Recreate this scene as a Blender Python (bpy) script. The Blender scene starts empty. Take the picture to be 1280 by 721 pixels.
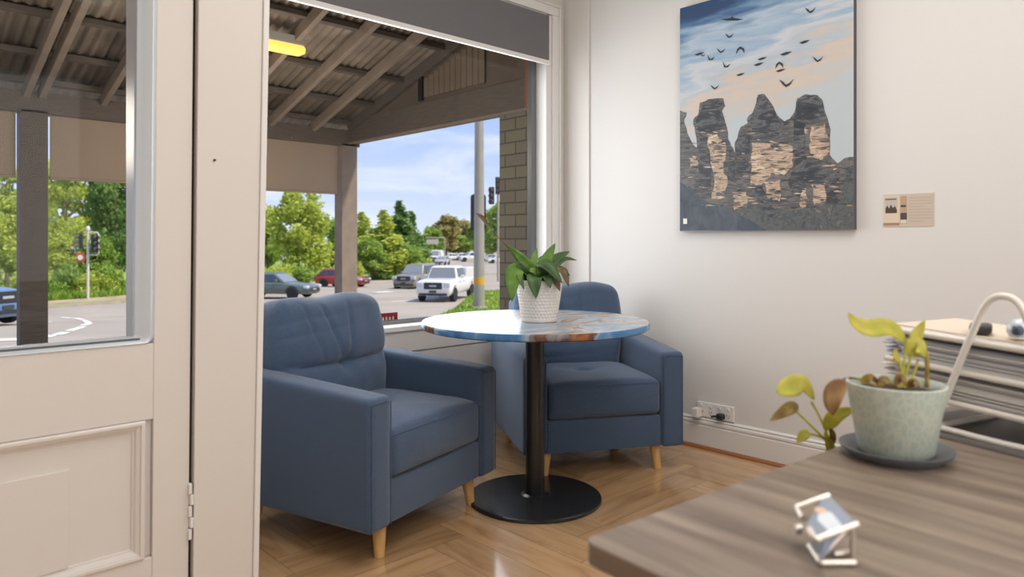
import bpy, bmesh, math, random
from mathutils import Vector, Matrix, noise
random.seed(7)
sc = bpy.context.scene
PI = math.pi

# ------------------------------------------------------------------ camera
YAW = math.radians(43.57)
FPX = 885.0
EYE = 1.10
HOR = 303.0
cd = bpy.data.cameras.new('camera'); cam = bpy.data.objects.new('camera', cd)
sc.collection.objects.link(cam); sc.camera = cam
cam.location = (0, 0, EYE); cam.rotation_euler = (PI/2, 0, -YAW)
cd.sensor_width = 36; cd.lens = FPX/1280*36; cd.shift_y = -(360.5-HOR)/1280
cd.clip_start = .02; cd.clip_end = 2000
cd.dof.use_dof = True; cd.dof.focus_distance = 3.1; cd.dof.aperture_fstop = 3.4

# ------------------------------------------------------------------ world
w = bpy.data.worlds.new('sky'); sc.world = w; w.use_nodes = True
nt = w.node_tree; nt.nodes.clear(); N = nt.nodes; L = nt.links
out = N.new('ShaderNodeOutputWorld'); bg = N.new('ShaderNodeBackground'); bg.inputs['Strength'].default_value = 1.25
tc = N.new('ShaderNodeTexCoord'); sep = N.new('ShaderNodeSeparateXYZ'); L.new(tc.outputs['Generated'], sep.inputs[0])
gr = N.new('ShaderNodeValToRGB'); L.new(sep.outputs['Z'], gr.inputs[0])
e = gr.color_ramp.elements; e[0].position = 0.0; e[0].color = (.66, .72, .86, 1); e[1].position = .45; e[1].color = (.17, .33, .80, 1)
m1 = e.new(.10); m1.color = (.50, .60, .86, 1)
m2 = e.new(.22); m2.color = (.31, .46, .86, 1)
mp = N.new('ShaderNodeMapping'); mp.inputs['Scale'].default_value = (1.6, 1.6, 7.0); mp.inputs['Rotation'].default_value = (0.1, .12, 0.4)
L.new(tc.outputs['Generated'], mp.inputs[0])
nz = N.new('ShaderNodeTexNoise'); nz.inputs['Scale'].default_value = 3.2; nz.inputs['Detail'].default_value = 7; nz.inputs['Roughness'].default_value = .55
nz.inputs['Distortion'].default_value = .5
L.new(mp.outputs[0], nz.inputs['Vector'])
cr = N.new('ShaderNodeValToRGB'); cr.color_ramp.elements[0].position = .44; cr.color_ramp.elements[1].position = .74
cr.color_ramp.elements[0].color = (0, 0, 0, 1); cr.color_ramp.elements[1].color = (.75, .75, .75, 1)
L.new(nz.outputs['Fac'], cr.inputs[0])
mx = N.new('ShaderNodeMix'); mx.data_type = 'RGBA'; L.new(cr.outputs[0], mx.inputs['Factor']); L.new(gr.outputs[0], mx.inputs['A']); mx.inputs['B'].default_value = (.86, .87, .93, 1)
L.new(mx.outputs['Result'], bg.inputs[0]); L.new(bg.outputs[0], out.inputs[0])

# ------------------------------------------------------------------ lights
def lamp(name, kind, loc, rot, energy, color=(1, 1, 1), size=1, sy=None):
    l = bpy.data.lights.new(name, kind); l.energy = energy; l.color = color
    if kind == 'SUN': l.angle = math.radians(size)
    else:
        l.size = size
        if sy: l.shape = 'RECTANGLE'; l.size_y = sy
    o = bpy.data.objects.new(name, l); sc.collection.objects.link(o); o.location = loc; o.rotation_euler = rot; return o
# sun stands high behind the house
sun = lamp('sun', 'SUN', (0, 0, 20), (0, 0, 0), 5.2, (1, .92, .80), 3)
sun.rotation_euler = Vector((-.30, .55, -1.0)).to_track_quat('-Z', 'Y').to_euler()
# ceiling lights of the room
lamp('ceiling_light_front', 'AREA', (1.75, .70, 2.90), (0, 0, 0), 29, (1, .985, .965), 1.5, 1.2)
lamp('ceiling_light_rear', 'AREA', (.4, -1.3, 2.90), (0, 0, 0), 36, (1, .985, .965), 2.2, 1.6)
# added area fill in front of the closed rear wall, which has no window
lamp('rear_fill_light', 'AREA', (.2, -2.55, 1.6), (PI/2, 0, 0), 32, (.97, .985, 1), 2.4, 1.6)
# fill lamp added inside the pane to boost the shop window's daylight
lamp('shop_window_fill', 'AREA', (2.08, 3.12, 1.43), (-PI/2, 0, 0), 27, (.88, .94, 1), 2.06, 1.48)
sc.view_settings.view_transform = 'Standard'; sc.view_settings.look = 'None'
sc.view_settings.exposure = 0.0; sc.view_settings.gamma = 1.0; sc.view_settings.use_curve_mapping = False

# ------------------------------------------------------------------ coordinates
DX = Vector((math.sin(YAW), math.cos(YAW), 0)); RX = Vector((math.cos(YAW), -math.sin(YAW), 0))
def W(px, py, t):      # the point seen at px, py at depth t
    return DX*t + RX*((px-640)/FPX*t) + Vector((0, 0, EYE+(HOR-py)/FPX*t))
GP = [(-50, -.15), (8, -.25), (14, -.75), (20, -1.30), (28, -1.85), (37, -2.0), (44, -2.06), (52, -2.35), (66, -2.5), (100, -2.6), (800, -2.9)]
def G(t):
    for (a, za), (b, zb) in zip(GP, GP[1:]):
        if t <= b:
            k = max(0, (t-a)/(b-a)); return za+(zb-za)*k
    return GP[-1][1]
def Wg(px, py, dz=0):  # the point of the ground seen at px, py
    lo, hi = 3., 600.
    for _ in range(60):
        m = (lo+hi)/2
        if EYE+(HOR-py)/FPX*m > G(m)+dz: lo = m
        else: hi = m
    return W(px, py, lo)
def gz(p): return G(p.x*DX.x+p.y*DX.y)

# ------------------------------------------------------------------ materials
def s2l(c): return tuple((v/255/12.92 if v/255 < .04045 else ((v/255+.055)/1.055)**2.4) for v in c)
MATS = {}
def mat(name, rgb, rough=.5, metal=0, noise_amt=0, noise_scale=20, bump=0, bump_scale=200, spec=None, rgb2=None, stretch=(1, 1, 1), coat=0, emit=0, trans=0, coords='Object', detail=4, ior=None, sub=0):
    if name in MATS: return MATS[name]
    m = bpy.data.materials.new(name); m.use_nodes = True; MATS[name] = m
    nt = m.node_tree; N = nt.nodes; L = nt.links; p = N['Principled BSDF']
    col = s2l(rgb)+(1,)
    p.inputs['Base Color'].default_value = col; p.inputs['Roughness'].default_value = rough; p.inputs['Metallic'].default_value = metal
    if spec is not None: p.inputs['Specular IOR Level'].default_value = spec
    if coat: p.inputs['Coat Weight'].default_value = coat; p.inputs['Coat Roughness'].default_value = .12
    if emit: p.inputs['Emission Color'].default_value = col; p.inputs['Emission Strength'].default_value = emit
    if trans: p.inputs['Transmission Weight'].default_value = trans
    if ior: p.inputs['IOR'].default_value = ior
    if noise_amt or rgb2 or bump:
        tc = N.new('ShaderNodeTexCoord'); mp = N.new('ShaderNodeMapping'); mp.inputs['Scale'].default_value = stretch
        L.new(tc.outputs[coords], mp.inputs[0])
    if noise_amt or rgb2:
        nz = N.new('ShaderNodeTexNoise'); nz.inputs['Scale'].default_value = noise_scale; nz.inputs['Detail'].default_value = detail
        L.new(mp.outputs[0], nz.inputs['Vector'])
        r = N.new('ShaderNodeValToRGB'); r.color_ramp.elements[0].position = .35; r.color_ramp.elements[1].position = .65
        c2 = s2l(rgb2)+(1,) if rgb2 else tuple(c*(1-noise_amt) for c in col[:3])+(1,)
        r.color_ramp.elements[0].color = c2; r.color_ramp.elements[1].color = col
        L.new(nz.outputs['Fac'], r.inputs[0]); L.new(r.outputs[0], p.inputs['Base Color'])
    if bump:
        n2 = N.new('ShaderNodeTexNoise'); n2.inputs['Scale'].default_value = bump_scale; n2.inputs['Detail'].default_value = 3
        L.new(mp.outputs[0], n2.inputs['Vector'])
        b = N.new('ShaderNodeBump'); b.inputs['Strength'].default_value = bump; b.inputs['Distance'].default_value = .002
        L.new(n2.outputs['Fac'], b.inputs['Height']); L.new(b.outputs[0], p.inputs['Normal'])
    return m

M_wall = mat('wall_paint', (223, 219, 215), .6, bump=.15, bump_scale=60)
M_trim = mat('trim_paint', (222, 216, 209), .35)
M_white = mat('white_paint', (232, 229, 225), .3)
M_ceil = mat('ceiling_paint', (235, 232, 228), .7)
M_fabric = mat('blue_fabric', (82, 102, 130), .82, noise_amt=.34, noise_scale=330, bump=.8, bump_scale=700, spec=.25, detail=2)
_p = M_fabric.node_tree.nodes['Principled BSDF']; _p.inputs['Sheen Weight'].default_value = .35; _p.inputs['Sheen Roughness'].default_value = .4
M_crease = mat('seam_fabric', (42, 52, 68), .9)
M_legwood = mat('beech_wood', (222, 178, 118), .4, noise_amt=.18, noise_scale=14, stretch=(6, 6, 1))
M_black = mat('black_steel', (36, 36, 38), .24, spec=.5)
M_chrome = mat('chrome', (226, 216, 204), .32, .85)
M_dark = mat('dark_gap', (30, 28, 28), .9)
M_pot = mat('ceramic_white', (226, 220, 212), .45)
M_soil = mat('soil', (74, 52, 38), .95, noise_amt=.5, noise_scale=90, bump=1, bump_scale=120)
M_timber = mat('verandah_timber', (104, 92, 84), .7, noise_amt=.25, noise_scale=8, stretch=(1, 1, 8))
M_timber_l = mat('rafter_timber', (142, 126, 112), .7, noise_amt=.2, noise_scale=8)
M_iron = mat('corrugated_iron', (150, 134, 118), .55, noise_amt=.35, noise_scale=5)
M_gable = mat('gable_board', (106, 90, 78), .8, noise_amt=.18, noise_scale=4)
M_blindout = mat('beige_awning_cloth', (166, 146, 128), .85, noise_amt=.06, noise_scale=3)
M_orange = mat('orange_timber', (150, 84, 36), .5, noise_amt=.2, noise_scale=20)
M_alu = mat('grey_frame', (122, 124, 126), .4, .3)
M_asphalt = mat('asphalt', (170, 157, 141), .85, noise_amt=.16, noise_scale=.35, detail=8)
M_line = mat('road_paint', (236, 234, 226), .7)
M_kerb = mat('kerb_concrete', (178, 166, 150), .9, noise_amt=.2, noise_scale=2)
M_grass = mat('grass', (158, 168, 78), .9, rgb2=(116, 134, 52), noise_scale=2.5, detail=8)
M_galv = mat('galvanised_steel', (168, 160, 146), .55, .2, noise_amt=.12, noise_scale=3)
M_sigblack = mat('signal_black', (44, 46, 48), .5)
M_tyre = mat('tyre', (34, 34, 35), .85)
M_rim = mat('wheel_rim', (176, 176, 178), .4, .1)
M_glassd = mat('car_glass', (58, 66, 72), .08, spec=.8)
M_screen = mat('windscreen_glass', (128, 132, 132), .08, spec=1)  # paler than the other car glass: reflected sky is put into the colour
M_lamp = mat('headlamp', (196, 200, 204), .15, spec=.8)
M_red = mat('red_sign', (158, 36, 46), .5)

def glass_mat(name, tint=(1, 1, 1), refl=.05):
    m = bpy.data.materials.new(name); m.use_nodes = True; nt = m.node_tree; N = nt.nodes; L = nt.links; N.clear()
    o = N.new('ShaderNodeOutputMaterial'); t = N.new('ShaderNodeBsdfTransparent'); g = N.new('ShaderNodeBsdfGlossy'); mx = N.new('ShaderNodeMixShader')
    t.inputs[0].default_value = tint+(1,); g.inputs['Roughness'].default_value = .02; fr = N.new('ShaderNodeFresnel'); fr.inputs['IOR'].default_value = 1.18
    L.new(fr.outputs[0], mx.inputs[0]); L.new(t.outputs[0], mx.inputs[1]); L.new(g.outputs[0], mx.inputs[2]); L.new(mx.outputs[0], o.inputs[0]); return m
M_glass = glass_mat('window_glass', (.97, .98, .97))

def blind_mat():
    m = bpy.data.materials.new('grey_screen_cloth'); m.use_nodes = True; nt = m.node_tree; N = nt.nodes; L = nt.links
    p = N['Principled BSDF']; p.inputs['Base Color'].default_value = s2l((118, 116, 119))+(1,); p.inputs['Roughness'].default_value = .8
    t = N.new('ShaderNodeBsdfTransparent'); mx = N.new('ShaderNodeMixShader'); mx.inputs[0].default_value = .12
    L.new(p.outputs[0], mx.inputs[1]); L.new(t.outputs[0], mx.inputs[2]); L.new(mx.outputs[0], N['Material Output'].inputs[0]); return m
M_blind = blind_mat()

def foliage(name, c1, c2, c3):
    m = bpy.data.materials.new(name); m.use_nodes = True; nt = m.node_tree; N = nt.nodes; L = nt.links; p = N['Principled BSDF']
    a = N.new('ShaderNodeAttribute'); a.attribute_name = 'rnd'
    r = N.new('ShaderNodeValToRGB'); r.color_ramp.elements[0].color = s2l(c1)+(1,); r.color_ramp.elements[1].color = s2l(c3)+(1,)
    e = r.color_ramp.elements.new(.5); e.color = s2l(c2)+(1,)
    L.new(a.outputs['Fac'], r.inputs[0]); L.new(r.outputs[0], p.inputs['Base Color']); p.inputs['Roughness'].default_value = .6
    tr = N.new('ShaderNodeBsdfTranslucent'); L.new(r.outputs[0], tr.inputs[0]); mx = N.new('ShaderNodeMixShader'); mx.inputs[0].default_value = .5
    L.new(p.outputs[0], mx.inputs[1]); L.new(tr.outputs[0], mx.inputs[2]); L.new(mx.outputs[0], N['Material Output'].inputs[0]); return m
M_fol = [foliage('leaves_bright', (150, 168, 50), (196, 206, 86), (226, 230, 128)),
         foliage('leaves_mid', (112, 144, 48), (156, 184, 76), (200, 214, 110)),
         foliage('leaves_dark', (86, 122, 54), (124, 156, 78), (166, 190, 106)),
         foliage('leaves_olive', (140, 132, 74), (176, 164, 98), (200, 190, 124))]
M_bark = mat('bark', (120, 104, 88), .9, noise_amt=.3, noise_scale=4)
M_bark_p = mat('pale_bark', (196, 184, 168), .8, noise_amt=.2, noise_scale=3)

# ------------------------------------------------------------------ mesh helpers
def link(o, parent=None):
    sc.collection.objects.link(o)
    if parent: o.parent = parent
    return o
def obj(name, bm, m, parent=None, smooth=False, bevel=0, segs=2):
    me = bpy.data.meshes.new(name)
    bmesh.ops.recalc_face_normals(bm, faces=bm.faces)
    bm.to_mesh(me); bm.free()
    for mm in (m if isinstance(m, (list, tuple)) else [m]): me.materials.append(mm)
    if smooth:
        for p in me.polygons: p.use_smooth = True
    o = bpy.data.objects.new(name, me); link(o, parent)
    if smooth and not bevel: o.modifiers.new('edges', 'EDGE_SPLIT').split_angle = math.radians(55)
    if bevel:
        b = o.modifiers.new('bevel', 'BEVEL'); b.width = bevel; b.segments = segs; b.limit_method = 'ANGLE'
        if smooth is False:
            pass
    return o
def tag(o, label=None, cat=None, group=None, kind=None):
    if label: o['label'] = label
    if cat: o['category'] = cat
    if group: o['group'] = group
    if kind: o['kind'] = kind
    return o
def empty(name, loc=(0, 0, 0), rz=0, label=None, cat=None, group=None, kind=None):
    o = bpy.data.objects.new(name, None); link(o); o.location = loc; o.rotation_euler = (0, 0, rz); o.empty_display_size = .1
    return tag(o, label, cat, group, kind)
def copy_tree(o, parent=None):
    c = o.copy(); sc.collection.objects.link(c)
    if parent: c.parent = parent
    for ch in list(o.children): copy_tree(ch, c)
    return c
def BM(): return bmesh.new()
def box(bm, x0, x1, y0, y1, z0, z1, mi=0, M=None):
    vs = [bm.verts.new((x, y, z)) for x in (x0, x1) for y in (y0, y1) for z in (z0, z1)]
    if M:
        for v in vs: v.co = M @ v.co
    for f in ((0, 1, 3, 2), (4, 6, 7, 5), (0, 4, 5, 1), (2, 3, 7, 6), (0, 2, 6, 4), (1, 5, 7, 3)):
        fc = bm.faces.new([vs[i] for i in f]); fc.material_index = mi
    return bm
def bar(bm, a, b, wd, ht, up=(0, 0, 1), mi=0):
    a = Vector(a); b = Vector(b); z = (b-a); L_ = z.length; z.normalize(); x = z.cross(Vector(up))
    if x.length < 1e-4: x = Vector((1, 0, 0))
    x.normalize(); y = x.cross(z)
    M = Matrix((x, y, z)).transposed().to_4x4(); M.translation = a
    return box(bm, -wd/2, wd/2, -ht/2, ht/2, 0, L_, mi, M)
def prism(bm, pts, vec, mi=0, cap=True):
    vec = Vector(vec); a = [bm.verts.new(p) for p in pts]; b = [bm.verts.new(Vector(p)+vec) for p in pts]; n = len(pts)
    for i in range(n):
        f = bm.faces.new((a[i], a[(i+1) % n], b[(i+1) % n], b[i])); f.material_index = mi
    if cap:
        f = bm.faces.new(a[::-1]); f.material_index = mi; f = bm.faces.new(b); f.material_index = mi
    return bm
def lathe(bm, prof, seg=32, c=(0, 0, 0), mi=0, fn=None):
    c = Vector(c); rings = []
    for r, z in prof:
        ring = []
        for k in range(seg):
            a = 2*PI*k/seg; rr = fn(r, z, a) if fn else r
            ring.append(bm.verts.new(c+Vector((rr*math.cos(a), rr*math.sin(a), z))))
        rings.append(ring)
    for A, B in zip(rings, rings[1:]):
        for k in range(seg):
            f = bm.faces.new((A[k], A[(k+1) % seg], B[(k+1) % seg], B[k])); f.material_index = mi
    for ring in (rings[0], rings[-1]):
        if prof[0 if ring is rings[0] else -1][0] > 1e-5:
            try: f = bm.faces.new(ring); f.material_index = mi
            except ValueError: pass
    return bm
def tube(bm, pts, r, seg=10, closed=False, mi=0):
    pts = [Vector(p) for p in pts]; n = len(pts)
    rs = r if isinstance(r, (list, tuple)) else [r]*n
    rings = []; prev = None
    for i, p in enumerate(pts):
        if closed: t = pts[(i+1) % n]-pts[i-1]
        else: t = pts[min(i+1, n-1)]-pts[max(i-1, 0)]
        t.normalize()
        if prev is None:
            u = t.cross(Vector((0, 0, 1)))
            if u.length < 1e-3: u = Vector((1, 0, 0))
        else: u = prev-t*prev.dot(t)
        u.normalize(); prev = u; v = t.cross(u)
        rings.append([bm.verts.new(p+(u*math.cos(2*PI*k/seg)+v*math.sin(2*PI*k/seg))*rs[i]) for k in range(seg)])
    for i in range(n if closed else n-1):
        A = rings[i]; B = rings[(i+1) % n]
        for k in range(seg):
            f = bm.faces.new((A[k], A[(k+1) % seg], B[(k+1) % seg], B[k])); f.material_index = mi
    if not closed:
        for ring in (rings[0], rings[-1]):
            f = bm.faces.new(ring); f.material_index = mi
    return bm
def spline(pts, n=8):
    pts = [Vector(p) for p in pts]; P_ = [pts[0]*2-pts[1]]+pts+[pts[-1]*2-pts[-2]]; out = []
    for i in range(1, len(P_)-2):
        a, b, c, d = P_[i-1:i+3]
        for k in range(n):
            t = k/n; out.append(.5*((2*b)+(c-a)*t+(2*a-5*b+4*c-d)*t*t+(-a+3*b-3*c+d)*t**3))
    out.append(pts[-1]); return out
def softbox(sx, sy, sz, r, n=10, fn=None, rz=None):
    """rounded box 0..sx, 0..sy, 0..sz with a fine grid; fn bends each vertex"""
    bm = BM(); nx = max(4, int(sx*n*2)); ny = max(4, int(sy*n*2)); nz_ = max(4, int(sz*n*2)); V = {}
    def co(v, nn, s):   # denser near the ends
        return s*(.5-.5*math.cos(PI*v/nn))*.5+s*v/nn*.5
    def vert(i, j, k):
        if (i, j, k) in V: return V[i, j, k]
        p = Vector((co(i, nx, sx), co(j, ny, sy), co(k, nz_, sz)))
        c = Vector((min(max(p.x, r), sx-r), min(max(p.y, r), sy-r), min(max(p.z, r), sz-r))); d = p-c
        q = p if d.length < 1e-6 else c+d.normalized()*min(r, max(abs(d.x), abs(d.y), abs(d.z)))
        if fn: q = Vector(fn(q.copy()))
        V[i, j, k] = bm.verts.new(q); return V[i, j, k]
    for i in range(nx):
        for j in range(ny):
            for k in (0, nz_): bm.faces.new((vert(i, j, k), vert(i+1, j, k), vert(i+1, j+1, k), vert(i, j+1, k)))
    for i in range(nx):
        for k in range(nz_):
            for j in (0, ny): bm.faces.new((vert(i, j, k), vert(i+1, j, k), vert(i+1, j, k+1), vert(i, j, k+1)))
    for j in range(ny):
        for k in range(nz_):
            for i in (0, nx): bm.faces.new((vert(i, j, k), vert(i, j+1, k), vert(i, j+1, k+1), vert(i, j, k+1)))
    return bm
def struct(name, bm, m, **k):
    o = obj(name, bm, m, **k)
    if o.parent is None: o['kind'] = 'structure'
    return o

# ------------------------------------------------------------------ room shell
XR = 3.37; YW = 3.05; YD = 1.95; CZ = 2.95
# floor: herringbone oak boards, one mesh with a value and a grain direction per board
def floor_mat():
    m = bpy.data.materials.new('oak_boards'); m.use_nodes = True; nt = m.node_tree; N = nt.nodes; L = nt.links; p = N['Principled BSDF']
    uv = N.new('ShaderNodeUVMap'); uv.uv_map = 'UVMap'; mp = N.new('ShaderNodeMapping'); mp.inputs['Scale'].default_value = (1.3, 9, 1); L.new(uv.outputs[0], mp.inputs[0])
    nz = N.new('ShaderNodeTexNoise'); nz.inputs['Scale'].default_value = 2.2; nz.inputs['Detail'].default_value = 6; nz.inputs['Distortion'].default_value = .8; L.new(mp.outputs[0], nz.inputs['Vector'])
    r = N.new('ShaderNodeValToRGB'); r.color_ramp.elements[0].position = .25; r.color_ramp.elements[1].position = .72
    r.color_ramp.elements[0].color = s2l((164, 124, 84))+(1,); r.color_ramp.elements[1].color = s2l((214, 176, 132))+(1,)
    e = r.color_ramp.elements.new(.45); e.color = s2l((198, 156, 110))+(1,)
    L.new(nz.outputs['Fac'], r.inputs[0])
    a = N.new('ShaderNodeAttribute'); a.attribute_name = 'rnd'; mr = N.new('ShaderNodeMapRange'); mr.inputs['To Min'].default_value = .80; mr.inputs['To Max'].default_value = 1.08
    L.new(a.outputs['Fac'], mr.inputs['Value']); mu = N.new('ShaderNodeMix'); mu.data_type = 'RGBA'; mu.blend_type = 'MULTIPLY'; mu.inputs['Factor'].default_value = 1
    cb = N.new('ShaderNodeCombineColor')
    for k in range(3): L.new(mr.outputs[0], cb.inputs[k])
    L.new(r.outputs[0], mu.inputs['A']); L.new(cb.outputs[0], mu.inputs['B']); L.new(mu.outputs['Result'], p.inputs['Base Color'])
    p.inputs['Roughness'].default_value = .35; p.inputs['Specular IOR Level'].default_value = .5; p.inputs['Coat Weight'].default_value = 1; p.inputs['Coat Roughness'].default_value = .10
    return m
def herringbone(x0, x1, y0, y1, wd=.15, n=5):
    bm = BM(); uvl = bm.loops.layers.uv.new('UVMap'); rl = bm.faces.layers.float.new('rnd'); ln = wd*n; g = .0006
    def plank(ax, ay, bx, by, horiz):
        if bx < x0 or ax > x1 or by < y0 or ay > y1: return
        ax, bx = max(ax, x0), min(bx, x1); ay, by = max(ay, y0), min(by, y1)
        if bx-ax < .004 or by-ay < .004: return
        vs = [bm.verts.new((x, y, 0)) for x, y in ((ax+g, ay+g), (bx-g, ay+g), (bx-g, by-g), (ax+g, by-g))]
        f = bm.faces.new(vs); f[rl] = random.random(); ou, ov = random.random()*20, random.random()*20
        for l in f.loops:
            c = l.vert.co; l[uvl].uv = (c.x+ou, c.y+ov) if horiz else (c.y+ou, c.x+ov)
    # in each row i the pattern shifts by wd; a horizontal and a vertical board alternate, period 2*ln
    R = int((y1-y0+2*ln)/wd)+2
    for i in range(-n*2, R):
        for k in range(-4-int((x1-x0)/(2*ln)), int((x1-x0)/ln)+4):
            sx = x0+i*wd+k*2*ln-int(i*wd/(2*ln))*2*ln; sy = y0+i*wd
            plank(sx, sy, sx+ln, sy+wd, True)
            plank(sx+ln, sy-ln+wd, sx+ln+wd, sy+wd, False)
    return bm
bm = herringbone(-2.2, XR+.05, -2.6, YW+.05)
fl = obj('floor', bm, floor_mat()); tag(fl, kind='structure')
bm = BM(); box(bm, -2.4, XR+.3, -2.8, YW+.3, -.14, -.002); struct('floor_base', bm, M_dark)
bm = BM(); box(bm, -2.3, XR+.3, -2.7, YW+.25, CZ, CZ+.1); struct('ceiling', bm, M_ceil)
bm = BM(); box(bm, XR, XR+.15, -2.7, YW+.25, 0, CZ); struct('wall_right', bm, M_wall)
bm = BM(); box(bm, -2.35, -2.2, -2.7, YD+.1, 0, CZ); struct('wall_left', bm, M_wall)
bm = BM(); box(bm, -2.2, XR, -2.75, -2.6, 0, CZ); struct('wall_rear', bm, M_wall)
# wall around the shop window
WX0, WX1, WZ0, WZ1 = 1.02, 3.215, .66, 2.50
bm = BM()
box(bm, .956, WX0, YW, YW+.12, 0, CZ); box(bm, WX1, XR, YW, YW+.12, 0, CZ)
box(bm, WX0, WX1, YW, YW+.12, 0, WZ0); box(bm, WX0, WX1, YW, YW+.12, WZ1, CZ)
struct('wall_front', bm, M_trim)
# recessed shop entry: the return wall and the wall around the door
bm = BM(); prism(bm, [(.845, YD+.03, 0), (.862, YD+.03, 0), (.955, YW+.12, 0), (.848, YW+.12, 0)], (0, 0, CZ)); struct('wall_return', bm, M_trim)
bm = BM(); box(bm, -2.2, -.22, YD, YD+.12, 0, CZ); box(bm, -.22, .86, YD, YD+.12, 2.1, CZ); struct('wall_entry', bm, M_wall)
# shallow lining board in the corner of the right wall
bm = BM(); box(bm, XR-.012, XR, 2.84, YW, .16, CZ); struct('trim_corner', bm, M_trim, bevel=.004)

# baseboard with a moulded top, on the right and the front wall
def skirting(name, a, b, inward):
    a = Vector(a); b = Vector(b); i = Vector(inward)
    prof = [(0, 0), (.020, 0), (.020, .118), (.015, .122), (.015, .127), (.020, .130), (.020, .140), (.012, .146), (.012, .151), (.016, .154), (.010, .160), (0, .162)]
    bm = BM(); prism(bm, [a+i*p+Vector((0, 0, z)) for p, z in prof], b-a); return struct(name, bm, M_white)
skirting('baseboard_right', (XR, -2.6, 0), (XR, YW, 0), (-1, 0, 0))
skirting('baseboard_front', (.96, YW, 0), (XR-.021, YW, 0), (0, -1, 0))
bm = BM(); prism(bm, [(XR-.020-a, -2.6, b) for a, b in ((0, 0), (.018, 0), (.016, .008), (.010, .014), (0, .016))], (0, YW+2.6-.02, 0))
struct('trim_floor', bm, mat('bead_wood', (158, 100, 60), .4))

# ------------------------------------------------------------------ shop window
win = empty('window_1', (0, 0, 0), kind='structure')
bm = BM(); box(bm, WX0, WX1, YW+.09, YW+.095, WZ0, WZ1); obj('window_pane', bm, M_glass, win)
bm = BM()   # grey outer frame
F = .042
box(bm, WX1-F-.03, WX1-.03, YW+.075, YW+.115, WZ0, WZ1); box(bm, WX0, WX0+F, YW+.075, YW+.115, WZ0, WZ1)
box(bm, WX0, WX1, YW+.075, YW+.115, WZ1-F, WZ1); box(bm, WX0, WX1, YW+.075, YW+.115, WZ0, WZ0+.030)
obj('window_frame', bm, M_alu, win, bevel=.003)
bm = BM()   # white inner stop and sill
box(bm, WX1-.03, WX1+.02, YW-.01, YW+.11, WZ0, WZ1+.02); box(bm, WX0-.02, WX0, YW-.01, YW+.11, WZ0, WZ1+.02)
box(bm, WX0, WX1, YW-.01, YW+.10, WZ1-.01, WZ1+.02)
box(bm, WX0-.02, WX1+.02, YW-.035, YW+.08, WZ0-.016, WZ0+.010)
obj('window_sill', bm, M_white, win, bevel=.003)
bm = BM()
for a, b in ((WX1+.02, WX1+.075),):
    box(bm, a, b, YW-.022, YW, .17, WZ1+.019); box(bm, b, b+.012, YW-.03, YW, .17, WZ1+.074)
box(bm, WX0-.06, WX0-.02, YW-.022, YW, .17, WZ1+.019)
box(bm, WX0-.06, WX1+.0749, YW-.0222, YW, WZ1+.0201, WZ1+.0749); box(bm, WX0-.06, WX1+.087, YW-.03, YW, WZ1+.075, WZ1+.087)
struct('trim_1', bm, M_white, bevel=.003)
# apron board and lining boards under the window
bm = BM(); box(bm, WX0-.02, WX1+.02, YW-.020, YW, WZ0-.125, WZ0-.016); struct('trim_2', bm, M_trim, bevel=.002)
bm = BM()
box(bm, WX0-.02, WX1+.02, YW-.012, YW, .163, WZ0-.130)
struct('trim_3', bm, M_trim, bevel=.003)
# outer reveal and exterior timber edge
bm = BM(); box(bm, 3.188, 3.215, YW+.121, YW+.14, WZ0, 1.95); box(bm, 3.150, 3.215, YW+.121, YW+.14, 1.951, WZ1)
struct('trim_4', bm, M_orange, bevel=.002)
bm = BM(); box(bm, WX0, WX1, YW+.121, YW+.20, WZ0-.06, WZ0+.012); struct('trim_5', bm, M_alu, bevel=.004)

# grey roller blind
rb = empty('roller_blind', (2.085, YW-.045, 2.2), label='charcoal grey roller blind pulled a little way down the shop window', cat='blind')
bm = BM(); box(bm, -1.06, 1.09, .0, .002, .02, .298); obj('blind_cloth', bm, M_blind, rb)
bm = BM(); box(bm, -1.06, 1.09, -.010, .012, -.006, .020); obj('bottom_bar', bm, M_white, rb, bevel=.004)
bm = BM(); tube(bm, [(-1.05, .050, .262), (1.11, .050, .262)], .024, 20); obj('roller', bm, M_blind, rb, smooth=True)

# red sticker with cut white letter tops at the bottom of the pane
sg = empty('window_sign', (0, YW+.16, 0), label='low red sign with white letter tops, standing outside behind the window sill', cat='sign')
xa = W(440, 398, 1); xs = lambda px: (DX+RX*((px-640)/FPX)).x/(DX+RX*((px-640)/FPX)).y*(YW+.16)
bm = BM(); box(bm, xs(452), xs(497), 0, .006, .66, .722); obj('sign_board', bm, M_red, sg)
bm = BM()
for k in range(8):
    a = xs(496)-.018-k*.021; prism(bm, [(a, -.001, .680), (a-.012, -.001, .680), (a-.010, -.001, .700), (a-.006, -.001, .704-(k % 2)*.003), (a-.002, -.001, .700)], (0, .001, 0))
obj('sign_lettering', bm, M_line, sg)

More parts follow.
